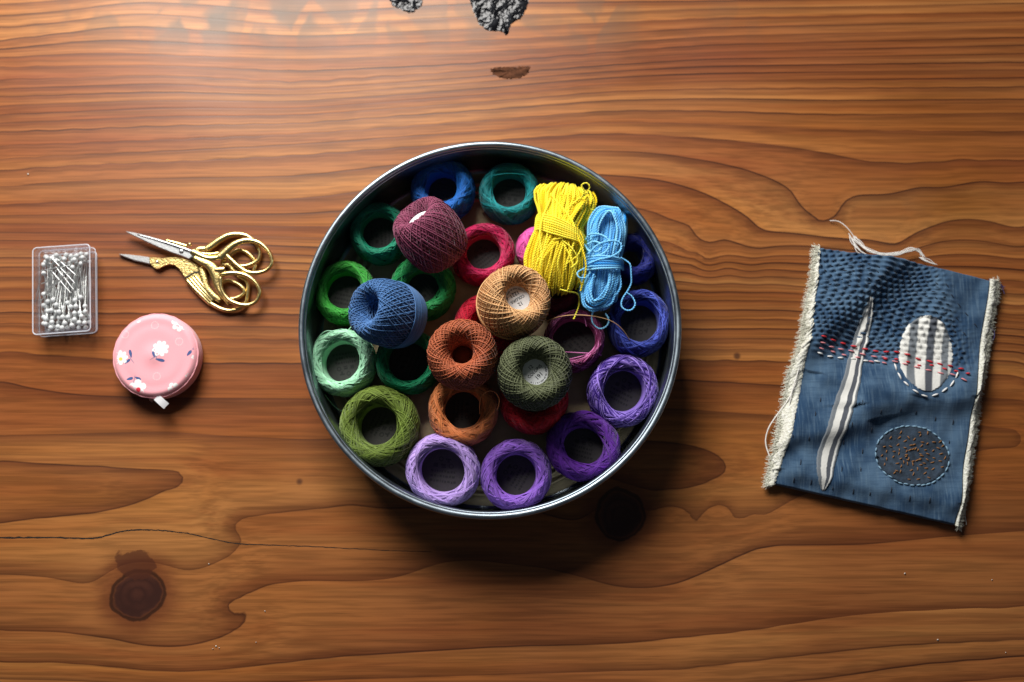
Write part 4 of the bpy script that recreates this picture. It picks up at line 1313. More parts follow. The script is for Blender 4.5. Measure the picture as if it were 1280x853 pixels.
# ------------------------------------------------------------------ tape measure in printed cotton
def tape_measure():
    HT = 0.0148
    cp = W(193.5, 444.5, HT * 0.93)
    R = 52.6 * PX(HT)
    p = np.array([cp[0], cp[1], 0])
    t = thing('tape_measure', 'round retractable tape measure covered in pink flowered cotton', 'tape measure', tuple(p))
    def top_z(r):
        x = r / R
        # padded rim, shallow ring valley, central button
        z = HT - 0.00025 * math.exp(-((x - 0.74) / 0.10) ** 2) + 0.0011 * math.exp(-(x / 0.20) ** 2) - 0.0003 * math.exp(-((x - .34) / .18) ** 2)
        if x > 0.86:
            z -= 0.0030 * ((x - 0.86) / 0.14) ** 2.2
        return z
    m, nt, b = new_mat('pink_cotton')
    tc = N(nt, 'ShaderNodeTexCoord')
    nz = N(nt, 'ShaderNodeTexNoise', i_Scale=1500.0, i_Detail=2.0)
    nt.links.new(tc.outputs['Object'], nz.inputs['Vector'])
    nt.links.new(mix_col(nt, nz.outputs[0], (0.86, 0.35, 0.40, 1), (0.92, 0.45, 0.49, 1)), b.inputs['Base Color'])
    b.inputs['Roughness'].default_value = 0.85
    b.inputs['Specular IOR Level'].default_value = 0.15
    b.inputs['Sheen Weight'].default_value = 0.2
    bp = N(nt, 'ShaderNodeBump', i_Strength=0.4, i_Distance=0.0002)
    nt.links.new(nz.outputs[0], bp.inputs['Height'])
    nt.links.new(bp.outputs[0], b.inputs['Normal'])
    prof = [(0.0001 + R * f, top_z(R * f)) for f in np.linspace(0, 1, 46)]
    V, Q = revolve(prof, 96)
    link('top_cover', mesh_np('top_cover', V, Q), m, t)
    prof = [(R, top_z(R) + .00004), (R + .0003, top_z(R) - .0012), (R + .0004, HT * .5), (R + .0003, .0022), (R - .0009, .0005), (R - .003, .0002), (.0003, .0002)]
    V, Q = revolve(prof, 96)
    link('side_cover', mesh_np('side_cover', V, Q), m, t)
    th = np.linspace(0, 2 * np.pi, 121)
    rr = R + .00005 + 0.00012 * np.sin(th * 23)
    link('seam_piping', mesh_np('seam_piping', *tubes(np.stack([rr * np.cos(th), rr * np.sin(th), np.full(121, top_z(R) - .0001)], -1), .00055, 8)), m, t)
    white = simple_mat('print_white', (0.86, 0.86, 0.84, 1), 0.85)
    palep = simple_mat('print_pale_pink', (0.88, 0.62, 0.64, 1), 0.85)
    blue = simple_mat('print_blue', (0.055, 0.10, 0.26, 1), 0.85)
    greyb = simple_mat('print_grey_blue', (0.22, 0.22, 0.34, 1), 0.85)
    redm = simple_mat('print_red', (0.70, 0.03, 0.06, 1), 0.85)
    yel = simple_mat('print_yellow', (0.85, 0.62, 0.12, 1), 0.85)
    k = PX(HT)
    def to_local(u, v):
        q = W(u, v, HT)
        return q[0] - p[0], q[1] - p[1]
    def patch(name, pts, mat, lift, parent=t):
        """flat print that follows the padded top; pts local metres; fan from the centroid with 2 rings"""
        pts = [q if math.hypot(*q) < R * 0.995 else tuple(np.array(q) * R * 0.995 / math.hypot(*q)) for q in pts]
        cx, cy = np.mean(pts, 0)
        V = [(cx, cy, top_z(math.hypot(cx, cy)) + lift)]
        n = len(pts)
        for f in (0.5, 1.0):
            for (x, y) in pts:
                X, Y = cx + (x - cx) * f, cy + (y - cy) * f
                V.append((X, Y, top_z(math.hypot(X, Y)) + lift))
        fs = [(0, 1 + j, 1 + (j + 1) % n) for j in range(n)]
        fs += [(1 + j, 1 + n + j, 1 + n + (j + 1) % n, 1 + (j + 1) % n) for j in range(n)]
        return link(name, mesh_np(name, V, fs), mat, parent)
    def flower(u, v, rpx, petals, rot, centre):
        x, y = to_local(u, v)
        pts = []
        for j in range(petals * 8):
            a = j / (petals * 8) * 2 * math.pi
            r = 1.15 * rpx * k * (0.66 + 0.34 * abs(math.cos(petals * a / 2)) ** 0.6)
            pts.append((x + r * math.cos(a + rot), y + r * math.sin(a + rot)))
        f = patch('printed_flower', pts, white, 0.00006)
        if centre is not None:
            mt, dx, dy, cr = centre
            pts = [(x + dx * k + cr * k * math.cos(a), y + dy * k + cr * k * math.sin(a)) for a in np.linspace(0, 6.283, 14)[:-1]]
            patch('flower_centre', pts, mt, 0.00012, f)
    def leaf(u, v, lpx, wpx, deg, mat=blue):
        x, y = to_local(u, v)
        a = math.radians(deg)
        pts = []
        for j in range(16):
            q = j / 16 * 2 * math.pi
            lx, ly = 1.2 * lpx * k * math.cos(q), 1.25 * wpx * k * math.sin(q) * (0.75 + .25 * math.cos(q))
            pts.append((x + lx * math.cos(a) - ly * math.sin(a), y + lx * math.sin(a) + ly * math.cos(a)))
        patch('printed_leaf', pts, mat, 0.00006)
    s = 792 / 130.0        # zoomed crop scale used when reading positions
    def Z(x, y):
        return 130 + x / s, 380 + y / s
    flower(*Z(432, 340), 9.0, 8, 0.3, (simple_mat('print_cream', (0.80, 0.78, 0.70, 1), 0.85), 0.3, 0, 2.6))
    flower(*Z(126, 410), 8.2, 8, 0.1, (yel, 0.2, -1.6, 2.2))
    flower(*Z(255, 640), 9.5, 5, 0.3, (redm, 1.2, -2.2, 2.9))
    flower(*Z(575, 150), 9.0, 7, 0.2, None)
    flower(*Z(527, 640), 6.2, 5, 0.9, None)
    flower(*Z(262, 130), 2.2, 5, 0.9, None)
    flower(*Z(682, 405), 2.6, 5, 0.9, None)
    flower(*Z(637, 550), 3.0, 5, 0.4, None)
    for (x, y, l, w, d) in ((202, 380, 4.4, 1.9, 105), (178, 438, 3.6, 1.7, 40), (382, 385, 3.6, 1.7, 110), (428, 428, 4.8, 1.9, -12), (196, 570, 3.4, 1.9, 15), (258, 568, 3.4, 1.9, -25), (648, 375, 3.6, 2.0, 50), (684, 332, 2.6, 1.2, 80)):
        leaf(*Z(x, y), l, w, d)
    for (x, y, l, w, d) in ((205, 420, 6.0, .45, -52), (385, 410, 5.5, .45, 28), (228, 580, 5.5, .45, 80), (672, 345, 4.5, .4, 60), (400, 405, 3.5, .4, -60)):
        leaf(*Z(x, y), l, w, d, greyb)
    for (x, y) in ((387, 163), (160, 233), (572, 287), (402, 552)):
        u, v = Z(x, y)
        cx, cy = to_local(u, v)
        V, fs = [], []
        n = 0
        for j in range(14):
            a = j / 14 * 2 * math.pi
            for (rr_, da) in ((3.9, 0), (3.9, .26), (5.1, .26), (5.1, 0)):
                X, Y = cx + rr_ * k * math.cos(a + da), cy + rr_ * k * math.sin(a + da)
                r0 = math.hypot(X, Y)
                if r0 > R * .99:
                    X, Y = X * R * .99 / r0, Y * R * .99 / r0
                V.append((X, Y, top_z(math.hypot(X, Y)) + .00007))
            fs.append((n, n + 3, n + 2, n + 1))
            n += 4
        link('printed_ring', mesh_np('printed_ring', V, fs), palep, t)
    # pull tab of the tape
    a, b2 = W(197, 498, .013) - p, W(208, 508, .0125) - p
    d = (b2 - a)
    nrm = np.array([-d[1], d[0], 0]) / np.hypot(d[0], d[1]) * 0.0023
    V = []
    for f in np.linspace(-0.15, 1, 8):
        q = a + d * f + np.array([0, 0, 0.0006 * math.sin(f * 3)])
        for sgn, dz in ((1, 0), (-1, 0), (-1, -.0005), (1, -.0005)):
            V.append(q + nrm * sgn + np.array([0, 0, dz]))
    fs = []
    for j in range(7):
        for e in range(4):
            fs.append((j * 4 + e, j * 4 + (e + 1) % 4, (j + 1) * 4 + (e + 1) % 4, (j + 1) * 4 + e))
    fs += [(3, 2, 1, 0), (28, 29, 30, 31)]
    link('pull_tab', mesh_np('pull_tab', V, fs, False), simple_mat('tab_metal', (0.80, 0.80, 0.82, 1), 0.3, 0.2), t)
    parts = []
    for k2 in range(7):
        q0 = W(188 + k2 * 1.6, 495, .012) - p
        q1 = W(187 + k2 * 1.5, 501 + (k2 % 3), .008) - p
        parts.append(tubes(np.array([[q0, (q0 + q1) / 2 + [0, 0, .0006], q1]]), .00016, 4))
    o = link('frayed_threads', mesh_np('frayed_threads', *join_np(parts)), simple_mat('pale_thread', (0.7, .55, .55, 1), .9), t)
tape_measure()

# ------------------------------------------------------------------ quilted denim patch
LEFT = [(1023, 309), (1021, 340), (1014, 380), (1009, 420), (1004, 455), (998, 490), (987, 535), (976, 575), (967, 606)]
RIGHT = [(1237, 350), (1234, 375), (1229, 405), (1224, 440), (1216, 490), (1211, 540), (1203, 590), (1199, 625), (1193, 657)]
_L = spline(LEFT, 200)
_R = spline(RIGHT, 200)
def cloth_px(u, t):
    """u across, t down -> photo pixel"""
    k = np.clip(np.asarray(t) * 199, 0, 199)
    i = np.clip(k.astype(int), 0, 198)
    f = (k - i)[..., None]
    l = _L[i] * (1 - f) + _L[i + 1] * f
    r = _R[i] * (1 - f) + _R[i + 1] * f
    uu = np.asarray(u)[..., None]
    p = l * (1 - uu) + r * uu
    topbow = (4 * np.asarray(u) * (1 - np.asarray(u))) * np.exp(-(np.asarray(t) / 0.10) ** 2)
    p[..., 1] += -4.0 * topbow * (1 - 2 * np.clip(0.5 - np.asarray(u), 0, .5)) + 0
    return p
_rngc = np.random.default_rng(21)
_ph = _rngc.random(12) * 6.28
def seg_dist(X, Y, a, b):
    ax, ay = a
    bx, by = b
    dx, dy = bx - ax, by - ay
    L2 = dx * dx + dy * dy
    t = np.clip(((X - ax) * dx + (Y - ay) * dy) / L2, 0, 1)
    qx, qy = ax + t * dx, ay + t * dy
    side = ((X - ax) * dy - (Y - ay) * dx) / math.sqrt(L2)
    return np.hypot(X - qx, Y - qy), side
def quilt_mask(X, Y):
    """dense stitching: upper part of the patch"""
    lower = 432 + (X - 1010) * 0.16
    m = 1 / (1 + np.exp((Y - lower) / 6.0))
    rightlim = 1165 + (Y - 330) * 0.35
    m *= 1 / (1 + np.exp((X - rightlim) / 8.0))
    return m
def cloth_h(X, Y):
    """height of the denim above the table, metres"""
    X = np.asarray(X, float)
    Y = np.asarray(Y, float)
    h = 0.0065 + 0 * X
    def ridge(a, b, up, lo_w, hi_w):
        d, s = seg_dist(X, Y, a, b)
        w = np.where(s > 0, hi_w, lo_w)
        return up * np.exp(-(d / w) ** 2)
    h += ridge((1122, 318), (1012, 424), 0.0082, 52, 23)
    h += ridge((1180, 345), (1168, 400), 0.0022, 18, 22)
    h += ridge((1075, 528), (975, 548), 0.0058, 34, 16)
    h += ridge((1205, 497), (1085, 505), 0.0060, 34, 17)
    h += ridge((1125, 492), (1035, 470), 0.0030, 26, 13)
    h += ridge((1120, 428), (1200, 470), 0.0018, 22, 22)
    h += ridge((1190, 628), (985, 588), 0.0036, 30, 14)
    h += ridge((1060, 590), (1090, 630), 0.0010, 14, 10)
    q = quilt_mask(X, Y)
    # puckers between running stitches
    row = Y / 6.2 + 0.45 * np.sin(X / 17.0 + Y / 23 + _ph[0]) + 0.35 * np.sin(X / 31 - Y / 19 + _ph[1])
    colx = X / 11.0 + 0.5 * (np.floor(row) % 2) + 0.45 * np.sin(Y / 13.0 + X / 37 + _ph[2]) + 0.35 * np.sin(X / 23 + Y / 11 + _ph[3])
    pk = (0.5 + 0.5 * np.cos(2 * np.pi * (row - 0.5))) ** 1.0 * (0.55 + 0.45 * np.cos(2 * np.pi * colx))
    h += q * 0.0022 * (pk - 0.45)
    # soft rumples elsewhere
    h += (1 - 0.6 * q) * 0.00055 * (np.sin(X / 11 + Y / 37 + _ph[4]) * np.sin(Y / 15 + X / 60 + _ph[5]) + 0.6 * np.sin(X / 6.3 + _ph[6]) * np.sin(Y / 9.1 + X / 21 + _ph[7]))
    return h
def cloth_pt(X, Y, lift=0.0):
    z = cloth_h(X, Y) + lift
    yy = (426.5 - np.asarray(Y, float)) / F
    dx, dy, dz = (np.asarray(X, float) - 640) / F, yy * CT + ST, yy * ST - CT
    k = (0.0065 - H) / dz            # plan position taken on the mean cloth plane
    return np.stack([dx * k, dy * k, z], -1)

def denim_patch():
    p = W(1095, 480, 0)
    t = thing('denim_patch', 'frayed blue denim patch with hand stitching and striped appliques', 'fabric patch', tuple(p))
    rng = np.random.default_rng(5)
    nu, nv = 190, 240
    u, v = np.meshgrid(np.linspace(0, 1, nu), np.linspace(0, 1, nv))
    px = cloth_px(u, v)
    P = cloth_pt(px[..., 0], px[..., 1])
    # the top and bottom edges roll down to the table
    edge = np.minimum(1, np.minimum(v / 0.012 + 0.35, (1 - v) / 0.012 + 0.30))
    P[..., 2] = 0.0012 + (P[..., 2] - 0.0012) * np.sqrt(np.clip(edge, 0, 1))
    V = P.reshape(-1, 3) - p
    idx = np.arange(nu * nv).reshape(nv, nu)
    Q = np.stack([idx[:-1, :-1], idx[1:, :-1], idx[1:, 1:], idx[:-1, 1:]], -1).reshape(-1, 4)
    m, nt, b = new_mat('washed_denim')
    tc = N(nt, 'ShaderNodeTexCoord')
    L = nt.links.new
    def nz(scale, sx, sy, detail=3.0):
        mp = N(nt, 'ShaderNodeMapping')
        mp.inputs['Scale'].default_value = (sx, sy, 1)
        mp.inputs['Rotation'].default_value = (0, 0, math.radians(9))
        L(tc.outputs['Object'], mp.inputs['Vector'])
        n_ = N(nt, 'ShaderNodeTexNoise', i_Scale=scale, i_Detail=detail)
        L(mp.outputs[0], n_.inputs['Vector'])
        return n_.outputs[0]
    c = mix_col(nt, smooth(nt, nz(55, 1, 1, 4), 0.35, 0.68), (0.020, 0.054, 0.115, 1), (0.080, 0.148, 0.238, 1))
    c = mix_col(nt, math_node(nt, 'MULTIPLY', smooth(nt, nz(90, 9, .7), 0.45, 0.75), 0.5), c, (0.135, 0.215, 0.30, 1))
    c = mix_col(nt, math_node(nt, 'MULTIPLY', smooth(nt, nz(90, .7, 9), 0.45, 0.75), 0.4), c, (0.018, 0.045, 0.095, 1))
    L(c, b.inputs['Base Color'])
    b.inputs['Roughness'].default_value = 0.88
    b.inputs['Specular IOR Level'].default_value = 0.12
    b.inputs['Sheen Weight'].default_value = 0.15
    bp = N(nt, 'ShaderNodeBump', i_Strength=0.5, i_Distance=0.0003)
    L(nz(1500, 1, 1, 2), bp.inputs['Height'])
    L(bp.outputs[0], b.inputs['Normal'])
    d = link('denim_cloth', mesh_np('denim_cloth', V, Q), m, t)
    sol = d.modifiers.new('thickness', 'SOLIDIFY')
    sol.thickness = 0.0007
    sol.offset = -1
    # sides of the folded cloth: backing layer below, cream, showing at the frayed edges
    cream, ntc, bc = new_mat('cream_wadding')
    tcc = N(ntc, 'ShaderNodeTexCoord')
    n2 = N(ntc, 'ShaderNodeTexNoise', i_Scale=700.0, i_Detail=4.0)
    ntc.links.new(tcc.outputs['Object'], n2.inputs['Vector'])
    ntc.links.new(mix_col(ntc, smooth(ntc, n2.outputs[0], .3, .7), (0.62, 0.62, 0.52, 1), (0.80, 0.80, 0.74, 1)), bc.inputs['Base Color'])
    bc.inputs['Roughness'].default_value = 0.95
    bc.inputs['Specular IOR Level'].default_value = 0.05
    bpc = N(ntc, 'ShaderNodeBump', i_Strength=1.0, i_Distance=0.0012)
    ntc.links.new(n2.outputs[0], bpc.inputs['Height'])
    ntc.links.new(bpc.outputs[0], bc.inputs['Normal'])
    LO = spline([(1021, 311), (1018, 335), (1009, 378), (1003, 410), (997, 438), (986, 468), (982, 492), (973, 530), (966, 562), (963, 585), (957, 607)], 200)
    RO = spline([(1246, 353), (1245, 372), (1240, 400), (1236, 425), (1231, 450), (1224, 490), (1218, 540), (1211, 590), (1203, 628), (1198, 662)], 200)
    def border(name, inner, outer, zin, seed):
        r2 = np.random.default_rng(seed)
        nb = 200
        cols = 9
        Vb = []
        wob = np.convolve(r2.normal(0, 1, nb + 12), np.ones(6) / 6, 'valid')[:nb]
        for k in range(nb):
            a, o_ = inner[k], outer[k] + np.array([wob[k] * 3.2, 0])
            hb = float(cloth_h(a[0], a[1]))
            for j in range(cols):
                f = j / (cols - 1)
                q = a * (1 - f) + o_ * f + (np.array([0, 0]) if j else (inner[k] - outer[k]) * 0.15)
                z = (hb * (1.0 - 0.5 * f ** 1.5) + 0.0005 + 0.0010 * math.sin(f * math.pi) + 0.0002 * r2.normal() * (f > 0.1)) if j < cols - 1 else 0.0006
                w_ = W(q[0], q[1], 0.004)
                Vb.append((w_[0], w_[1], max(0.0005, z - (0.0012 if j == 0 else 0))))
        ii = np.arange(nb * cols).reshape(nb, cols)
        Qb = np.stack([ii[:-1, :-1], ii[:-1, 1:], ii[1:, 1:], ii[1:, :-1]], -1).reshape(-1, 4)
        o = link(name, mesh_np(name, np.array(Vb) - p, Qb), cream, t)
        # frayed fibres
        cnt = 2600
        k = r2.integers(0, nb, cnt)
        f = r2.random(cnt) ** 0.8
        base = inner[k] * (1 - f)[:, None] + outer[k] * f[:, None]
        hb = cloth_h(inner[k][:, 0], inner[k][:, 1])
        sgn = np.sign(outer[k][:, 0] - inner[k][:, 0])
        ln = r2.uniform(2.5, 9.0, cnt)
        ang = r2.normal(0, 0.75, cnt)
        z0 = hb * (0.96 - 0.5 * f) + 0.0012
        pts = []
        for s_, lift in ((0, 0), (0.5, .0010), (1.0, .0003)):
            bend = 0.5 * s_ * r2.normal(0, 1, cnt)
            X = base[:, 0] + sgn * np.cos(ang) * ln * s_
            Y = base[:, 1] + np.sin(ang) * ln * s_ + bend
            w_ = np.array([W(a_, b_, 0.004) for a_, b_ in zip(X, Y)])
            w_[:, 2] = np.maximum(0.0004, z0 * (1 - .45 * s_) + lift + r2.normal(0, .0003, cnt))
            pts.append(w_)
        Pp = np.stack(pts, 1) - p
        Vf, Qf = tubes(Pp, 0.00015, 3)
        fo = link('frayed_fibres', mesh_np('frayed_fibres', Vf, Qf), simple_mat('cream_fibre', (0.70, 0.70, 0.60, 1), 0.95), o)
        fo['kind'] = 'stuff'
        return o
    border('frayed_edge', _L, LO, 0.006, 31)
    border('frayed_edge', _R, RO, 0.006, 32)

    # ---- appliques: thin cloth pieces that follow the denim
    def applique(name, rows, mat, lift=0.0007):
        """rows: list of (left (u,v), right (u,v)) from top to bottom"""
        a = spline(np.array([r[0] for r in rows], float), 70)
        c_ = spline(np.array([r[1] for r in rows], float), 70)
        if name == 'striped_spindle':
            mid = (a + c_) / 2
            a, c_ = mid + (a - mid) * 1.15, mid + (c_ - mid) * 1.15
        a = a + rng.normal(0, 0.35, a.shape)
        c_ = c_ + rng.normal(0, 0.35, c_.shape)
        n = 24
        f = np.linspace(0, 1, n)
        G = a[:, None] * (1 - f)[None, :, None] + c_[:, None] * f[None, :, None]
        Pz = cloth_pt(G[..., 0], G[..., 1], lift)
        e = np.minimum(np.arange(70), np.arange(70)[::-1])[:, None] * np.ones(n)
        e2 = np.minimum(np.arange(n), np.arange(n)[::-1])[None, :] * np.ones((70, 1))
        Pz[..., 2] -= np.where((e == 0) | (e2 == 0), lift * 1.0, 0)
        ii = np.arange(70 * n).reshape(70, n)
        Qa = np.stack([ii[:-1, :-1], ii[1:, :-1], ii[1:, 1:], ii[:-1, 1:]], -1).reshape(-1, 4)
        return link(name, mesh_np(name, Pz.reshape(-1, 3) - p, Qa, True, {'across': np.broadcast_to(f, (70, n)).ravel(), 'pxx': G[..., 0].ravel(), 'pxy': G[..., 1].ravel()}), mat, t)
    def stripe_mat(name, stops, attr_fn):
        m_, nt_, b_ = new_mat(name)
        x = attr_fn(nt_)
        r = N(nt_, 'ShaderNodeValToRGB')
        r.color_ramp.interpolation = 'LINEAR'
        el = r.color_ramp.elements
        el[0].position, el[0].color = stops[0]
        el[1].position, el[1].color = stops[1]
        for pos, c_ in stops[2:]:
            e = el.new(pos)
            e.color = c_
        nt_.links.new(x, r.inputs[0])
        tc_ = N(nt_, 'ShaderNodeTexCoord')
        n_ = N(nt_, 'ShaderNodeTexNoise', i_Scale=900.0, i_Detail=3.0)
        nt_.links.new(tc_.outputs['Object'], n_.inputs['Vector'])
        nt_.links.new(mix_col(nt_, 0.35, r.outputs[0], mix_col(nt_, n_.outputs[0], (.25, .25, .25, 1), (.8, .8, .8, 1)), 'OVERLAY'), b_.inputs['Base Color'])
        b_.inputs['Roughness'].default_value = 0.85
        b_.inputs['Specular IOR Level'].default_value = 0.15
        bp_ = N(nt_, 'ShaderNodeBump', i_Strength=0.4, i_Distance=0.0003)
        nt_.links.new(n_.outputs[0], bp_.inputs['Height'])
        nt_.links.new(bp_.outputs[0], b_.inputs['Normal'])
        return m_
    wh, gr, dg = (0.74, 0.74, 0.70, 1), (0.17, 0.19, 0.21, 1), (0.09, 0.10, 0.12, 1)
    def bands(seq):
        out = []
        x = 0.0
        for wd, c_ in seq:
            out.append((min(1, x + 0.012), c_))
            out.append((min(1, x + wd - 0.012), c_))
            x += wd
        return out
    def at(nt_):
        return N(nt_, 'ShaderNodeAttribute', attribute_name='across').outputs['Fac']
    ms = stripe_mat('striped_cotton_spindle', bands([(0.22, gr), (0.32, wh), (0.24, dg), (0.10, wh), (0.12, gr)]), at)
    applique('striped_spindle', [((1083.5, 373), (1087, 373)), ((1077, 395), (1089.5, 395)), ((1068, 425), (1084.5, 425)), ((1057, 460), (1075, 460)), ((1045, 495), (1066, 495)), ((1034, 530), (1056, 530)), ((1024, 562), (1047, 562)), ((1020, 582), (1041, 582)), ((1022, 600), (1036, 600)), ((1026.5, 614), (1029, 614))], ms)
    def oval(cx, cy, a, b2, deg, n=15, point=1.0):
        rows = []
        ca, sa = math.cos(math.radians(deg)), math.sin(math.radians(deg))
        for k in range(n):
            y = -math.cos(math.pi * k / (n - 1))
            w_ = max(0.03, (1 - abs(y) ** 2) ** (0.5 * point))
            l, r = (-a * w_, b2 * y), (a * w_, b2 * y)
            rows.append(tuple((cx + q[0] * ca - q[1] * sa, cy + q[0] * sa + q[1] * ca) for q in (l, r)))
        return rows
    def atx(nt_):
        # stripes stay parallel: measured across the piece, not between its edges
        x_ = N(nt_, 'ShaderNodeAttribute', attribute_name='pxx').outputs['Fac']
        y_ = N(nt_, 'ShaderNodeAttribute', attribute_name='pxy').outputs['Fac']
        w_ = N(nt_, 'ShaderNodeTexNoise', i_Scale=40.0)
        e = math_node(nt_, 'ADD', math_node(nt_, 'SUBTRACT', x_, 1118.0), math_node(nt_, 'MULTIPLY', math_node(nt_, 'SUBTRACT', y_, 443.0), 0.12))
        return math_node(nt_, 'DIVIDE', e, 74.0, clamp=True)
    mo = stripe_mat('striped_cotton_oval', bands([(0.20, wh), (0.14, gr), (0.17, wh), (0.13, dg), (0.13, wh), (0.12, gr), (0.11, wh)]), atx)
    applique('striped_oval', oval(1156, 443, 33.5, 47.5, 4), mo)
    lm = simple_mat('brown_denim', (0.026, 0.044, 0.070, 1), 0.9, noise=0.35, nscale=300, bump=0.6, bscale=900)
    applique('dark_leaf_shape', oval(1139.5, 570, 47, 36.5, 8, point=1.15), lm)

    # ---- stitches: short thread capsules lying on the cloth
    def stitches(name, segs, color, rad=0.00035, lift=0.0005):
        C = []
        for (x0, y0, x1, y1) in segs:
            f = np.linspace(0, 1, 5)
            X, Y = x0 + (x1 - x0) * f, y0 + (y1 - y0) * f
            q = cloth_pt(X, Y, lift)
            q[:, 2] = q[:, 2].mean() * 0.4 + q[:, 2] * 0.6
            q[0, 2] -= 0.0005
            q[-1, 2] -= 0.0005
            C.append(q)
        V_, Q_ = tubes(np.array(C), np.array([[0.35, 1, 1.1, 1, 0.35]]) * rad, 6)
        o = link(name, mesh_np(name, V_ - p, Q_), simple_mat(name + '_thread', color, 0.7), t)
        o['kind'] = 'stuff'
        return o
    dark, gold, red, pink, white, orange = [], [], [], [], [], []
    def in_oval(x, y, cx, cy, a, b2):
        return ((x - cx) / a) ** 2 + ((y - cy) / b2) ** 2 < 1
    y = 318.0
    r = 0
    while y < 470:
        x = 1022 + (r % 2) * 6.5 + rng.uniform(-1, 1)
        while x < 1215:
            yy = y + (x - 1022) * 0.17 + 2.0 * math.sin(x / 17 + _ph[0])
            if quilt_mask(np.array(x), np.array(yy)) > 0.5 and not in_oval(x, yy, 1156, 443, 34, 48) and yy > 320 + (x - 1022) * 0.17:
                ll = rng.uniform(3.5, 6.0)
                a = rng.normal(0.15, 0.30)
                dark.append((x, yy, x + ll * math.cos(a), yy + ll * math.sin(a)))
            x += 11 + rng.uniform(-1.5, 1.5)
        y += 6.2
        r += 1
    for (cx, cy) in [(1180, 355), (1187, 368), (1196, 379), (1206, 390), (1217, 404), (1194, 396), (1203, 415), (1190, 412)]:
        dark.append((cx, cy, cx + 5, cy + 6))
    for i in range(9):          # sparse running stitch below
        for j in range(6):
            x = 1000 + i * 24 - j * 8 + rng.normal(0, 2)
            y_ = 492 + j * 25 + i * 4 + rng.normal(0, 3)
            if in_oval(x, y_, 1139, 570, 52, 41) or in_oval(x, y_, 1156, 443, 40, 55) or y_ > 606 + (x - 966) * 0.2 or x > 1195:
                continue
            ln = rng.uniform(4, 9)
            dark.append((x, y_, x - ln * 0.12, y_ + ln))
    stitches('navy_stitching', dark, (0.006, 0.010, 0.022, 1), 0.00028, 0.00025)
    def along(lst, pts, ln, step, jit=0.8):
        P_ = spline(np.array(pts, float), 400)
        s_ = np.concatenate([[0], np.cumsum(np.hypot(*np.diff(P_, axis=0).T))])
        q = rng.uniform(0, 3)
        while q + ln < s_[-1]:
            a = [np.interp(q, s_, P_[:, k_]) for k_ in (0, 1)]
            b3 = [np.interp(q + ln, s_, P_[:, k_]) for k_ in (0, 1)]
            dy = rng.normal(0, jit)
            lst.append((a[0], a[1] + dy, b3[0], b3[1] + dy + rng.normal(0, .6)))
            q += step + rng.uniform(-1.5, 1.5)
    along(red, [(1020, 421), (1050, 429), (1090, 438), (1125, 443), (1160, 453), (1190, 460), (1214, 466)], 7.5, 14)
    along(red, [(1100, 447), (1140, 455), (1180, 462), (1210, 470)], 5.5, 15)
    along(pink, [(1021, 430), (1050, 436), (1090, 446), (1125, 455), (1150, 462), (1190, 472), (1212, 484)], 8, 14)
    along(pink, [(1018, 436), (1050, 443), (1085, 450), (1120, 459)], 6.5, 16)
    along(white, [(1018, 442), (1035, 446), (1060, 449), (1090, 452), (1110, 458)], 7.5, 15)
    th = np.linspace(math.radians(172), math.radians(12), 9)
    arc = [(1156 + 41 * math.cos(a), 446 + 50 * math.sin(a)) for a in th]
    along(white, arc, 8.5, 13, 0.3)
    cx, cy = 1139.5, 570
    for k in range(15):
        for rr_ in (0.22, 0.40, 0.58, 0.76, 0.90):
            a = k / 15 * 2 * math.pi + rr_ * 1.6 + rng.normal(0, .06)
            x, y_ = cx + 44 * rr_ * math.cos(a), cy + 33 * rr_ * math.sin(a)
            d_ = rng.normal(math.radians(-25 + 20 * math.cos(a)), 0.5)
            ln = rng.uniform(3.5, 5.5)
            gold.append((x, y_, x + ln * math.cos(d_), y_ + ln * math.sin(d_)))
    stitches('red_stitching', red, (0.55, 0.02, 0.03, 1), 0.00060, 0.0011)
    stitches('pink_stitching', pink, (0.74, 0.26, 0.28, 1), 0.00048, 0.0011)
    stitches('white_stitching', white, (0.80, 0.80, 0.78, 1), 0.00058, 0.0007)
    stitches('gold_stitching', gold, (0.26, 0.115, 0.03, 1), 0.00033, 0.0011)
    rimst = []
    ring = [(cx + 46 * math.cos(a) - 3 * math.sin(a), cy + 36.5 * math.sin(a) + 5 * math.cos(a)) for a in np.linspace(0, 2 * math.pi, 40)]
    along(rimst, ring, 6.5, 7.4, 0.4)
    stitches('pale_blue_edging', rimst, (0.20, 0.34, 0.46, 1), 0.00050, 0.0006)

    # ---- loose threads
    lt = simple_mat('loose_white_cotton', (0.78, 0.76, 0.72, 1), 0.8)
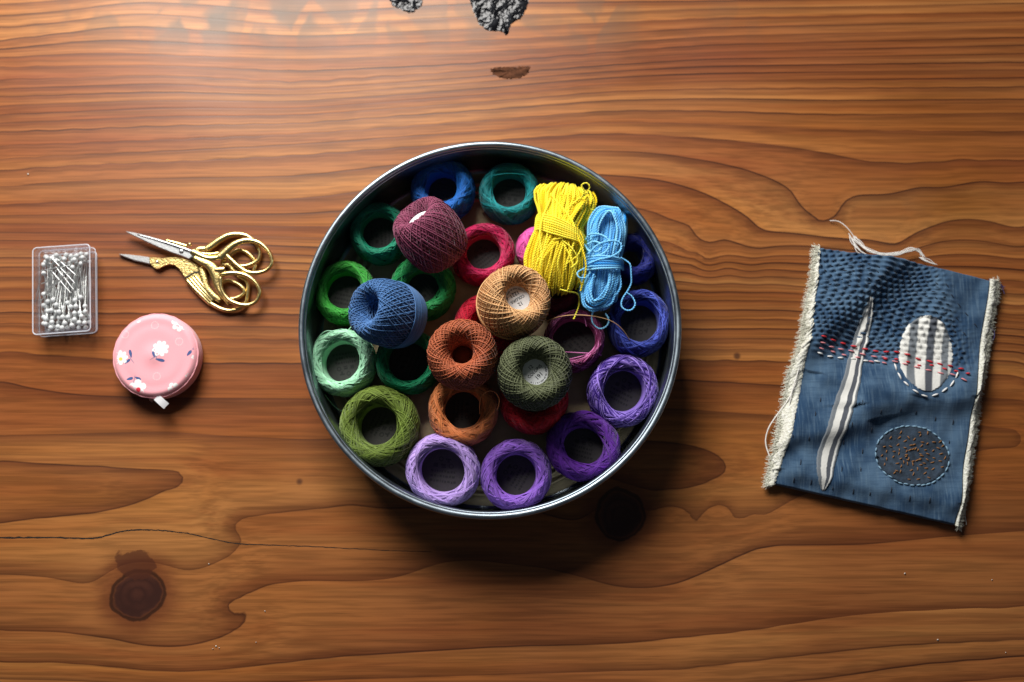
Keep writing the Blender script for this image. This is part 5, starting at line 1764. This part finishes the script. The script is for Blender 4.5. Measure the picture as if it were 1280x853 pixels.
    def tail(pts, rad=0.0003, mat=lt, name='loose_thread'):
        Pl = spline(np.array([W(a, b_, z) for a, b_, z in pts]), 60)
        link(name, mesh_np(name, *(lambda q: (q[0] - p, q[1]))(tubes(Pl, rad, 6))), mat, t)
    tail([(1037, 276, .0014), (1048, 277, .003), (1058, 284, .004), (1066, 294, .004), (1071, 302, .0045), (1082, 312, .005), (1098, 316, .006)], 0.0003)
    for k in range(9):
        o = rng.normal(0, 1.4, 6)
        tail([(1066 + o[0], 295 + o[1], .003), (1074 + o[2], 304 + o[3], .004), (1084 + o[1], 312 + o[0] * .7, .005), (1102, 317 + o[4] * .8, .006), (1122, 316.5 + o[5] * .8, .006), (1138, 312 + o[2], .006), (1147 + o[3], 312 + o[1], .005), (1153 + o[0], 320 + o[4], .004)], 0.00022)
    for k in range(5):
        o = rng.normal(0, 1.5, 4)
        tail([(1062 + o[0], 294 + o[1], .003), (1066 + o[2], 304, .004), (1074 + o[1], 314 + o[3], .005), (1084, 319, .006)], 0.00026)
        tail([(1150 + o[0], 322, .005), (1160 + o[1], 326 + o[2], .005), (1170 + o[3], 331, .004)], 0.0003)
    tail([(1000, 470, .007), (985, 500, .006), (972, 518, .004), (961, 535, .003), (957, 552, .002), (961, 568, .003), (966, 575, .004)], 0.00045)
    tail([(1004, 440, .0085), (996, 470, .0085), (990, 490, .008), (984, 520, .007)], 0.0004)
    tail([(1206, 612, .003), (1208, 625, .0015), (1206, 640, .001), (1208, 656, .0008)], 0.0002)
    blue_t = simple_mat('loose_indigo_thread', (0.09, 0.08, 0.22, 1), 0.8)
    for k in range(5):
        o = rng.normal(0, 2, 4)
        tail([(1236, 352 + o[0], .005), (1244 + o[1] * .5, 356 + o[2], .004), (1250 + o[3], 359 + o[0], .003), (1255 + o[1], 361 + o[2], .002)], 0.0002, blue_t, 'loose_indigo_thread')
    tail([(1238, 410, .005), (1243, 415, .004), (1242, 424, .003), (1237, 427, .004)], 0.0002, blue_t, 'loose_indigo_thread')
denim_patch()
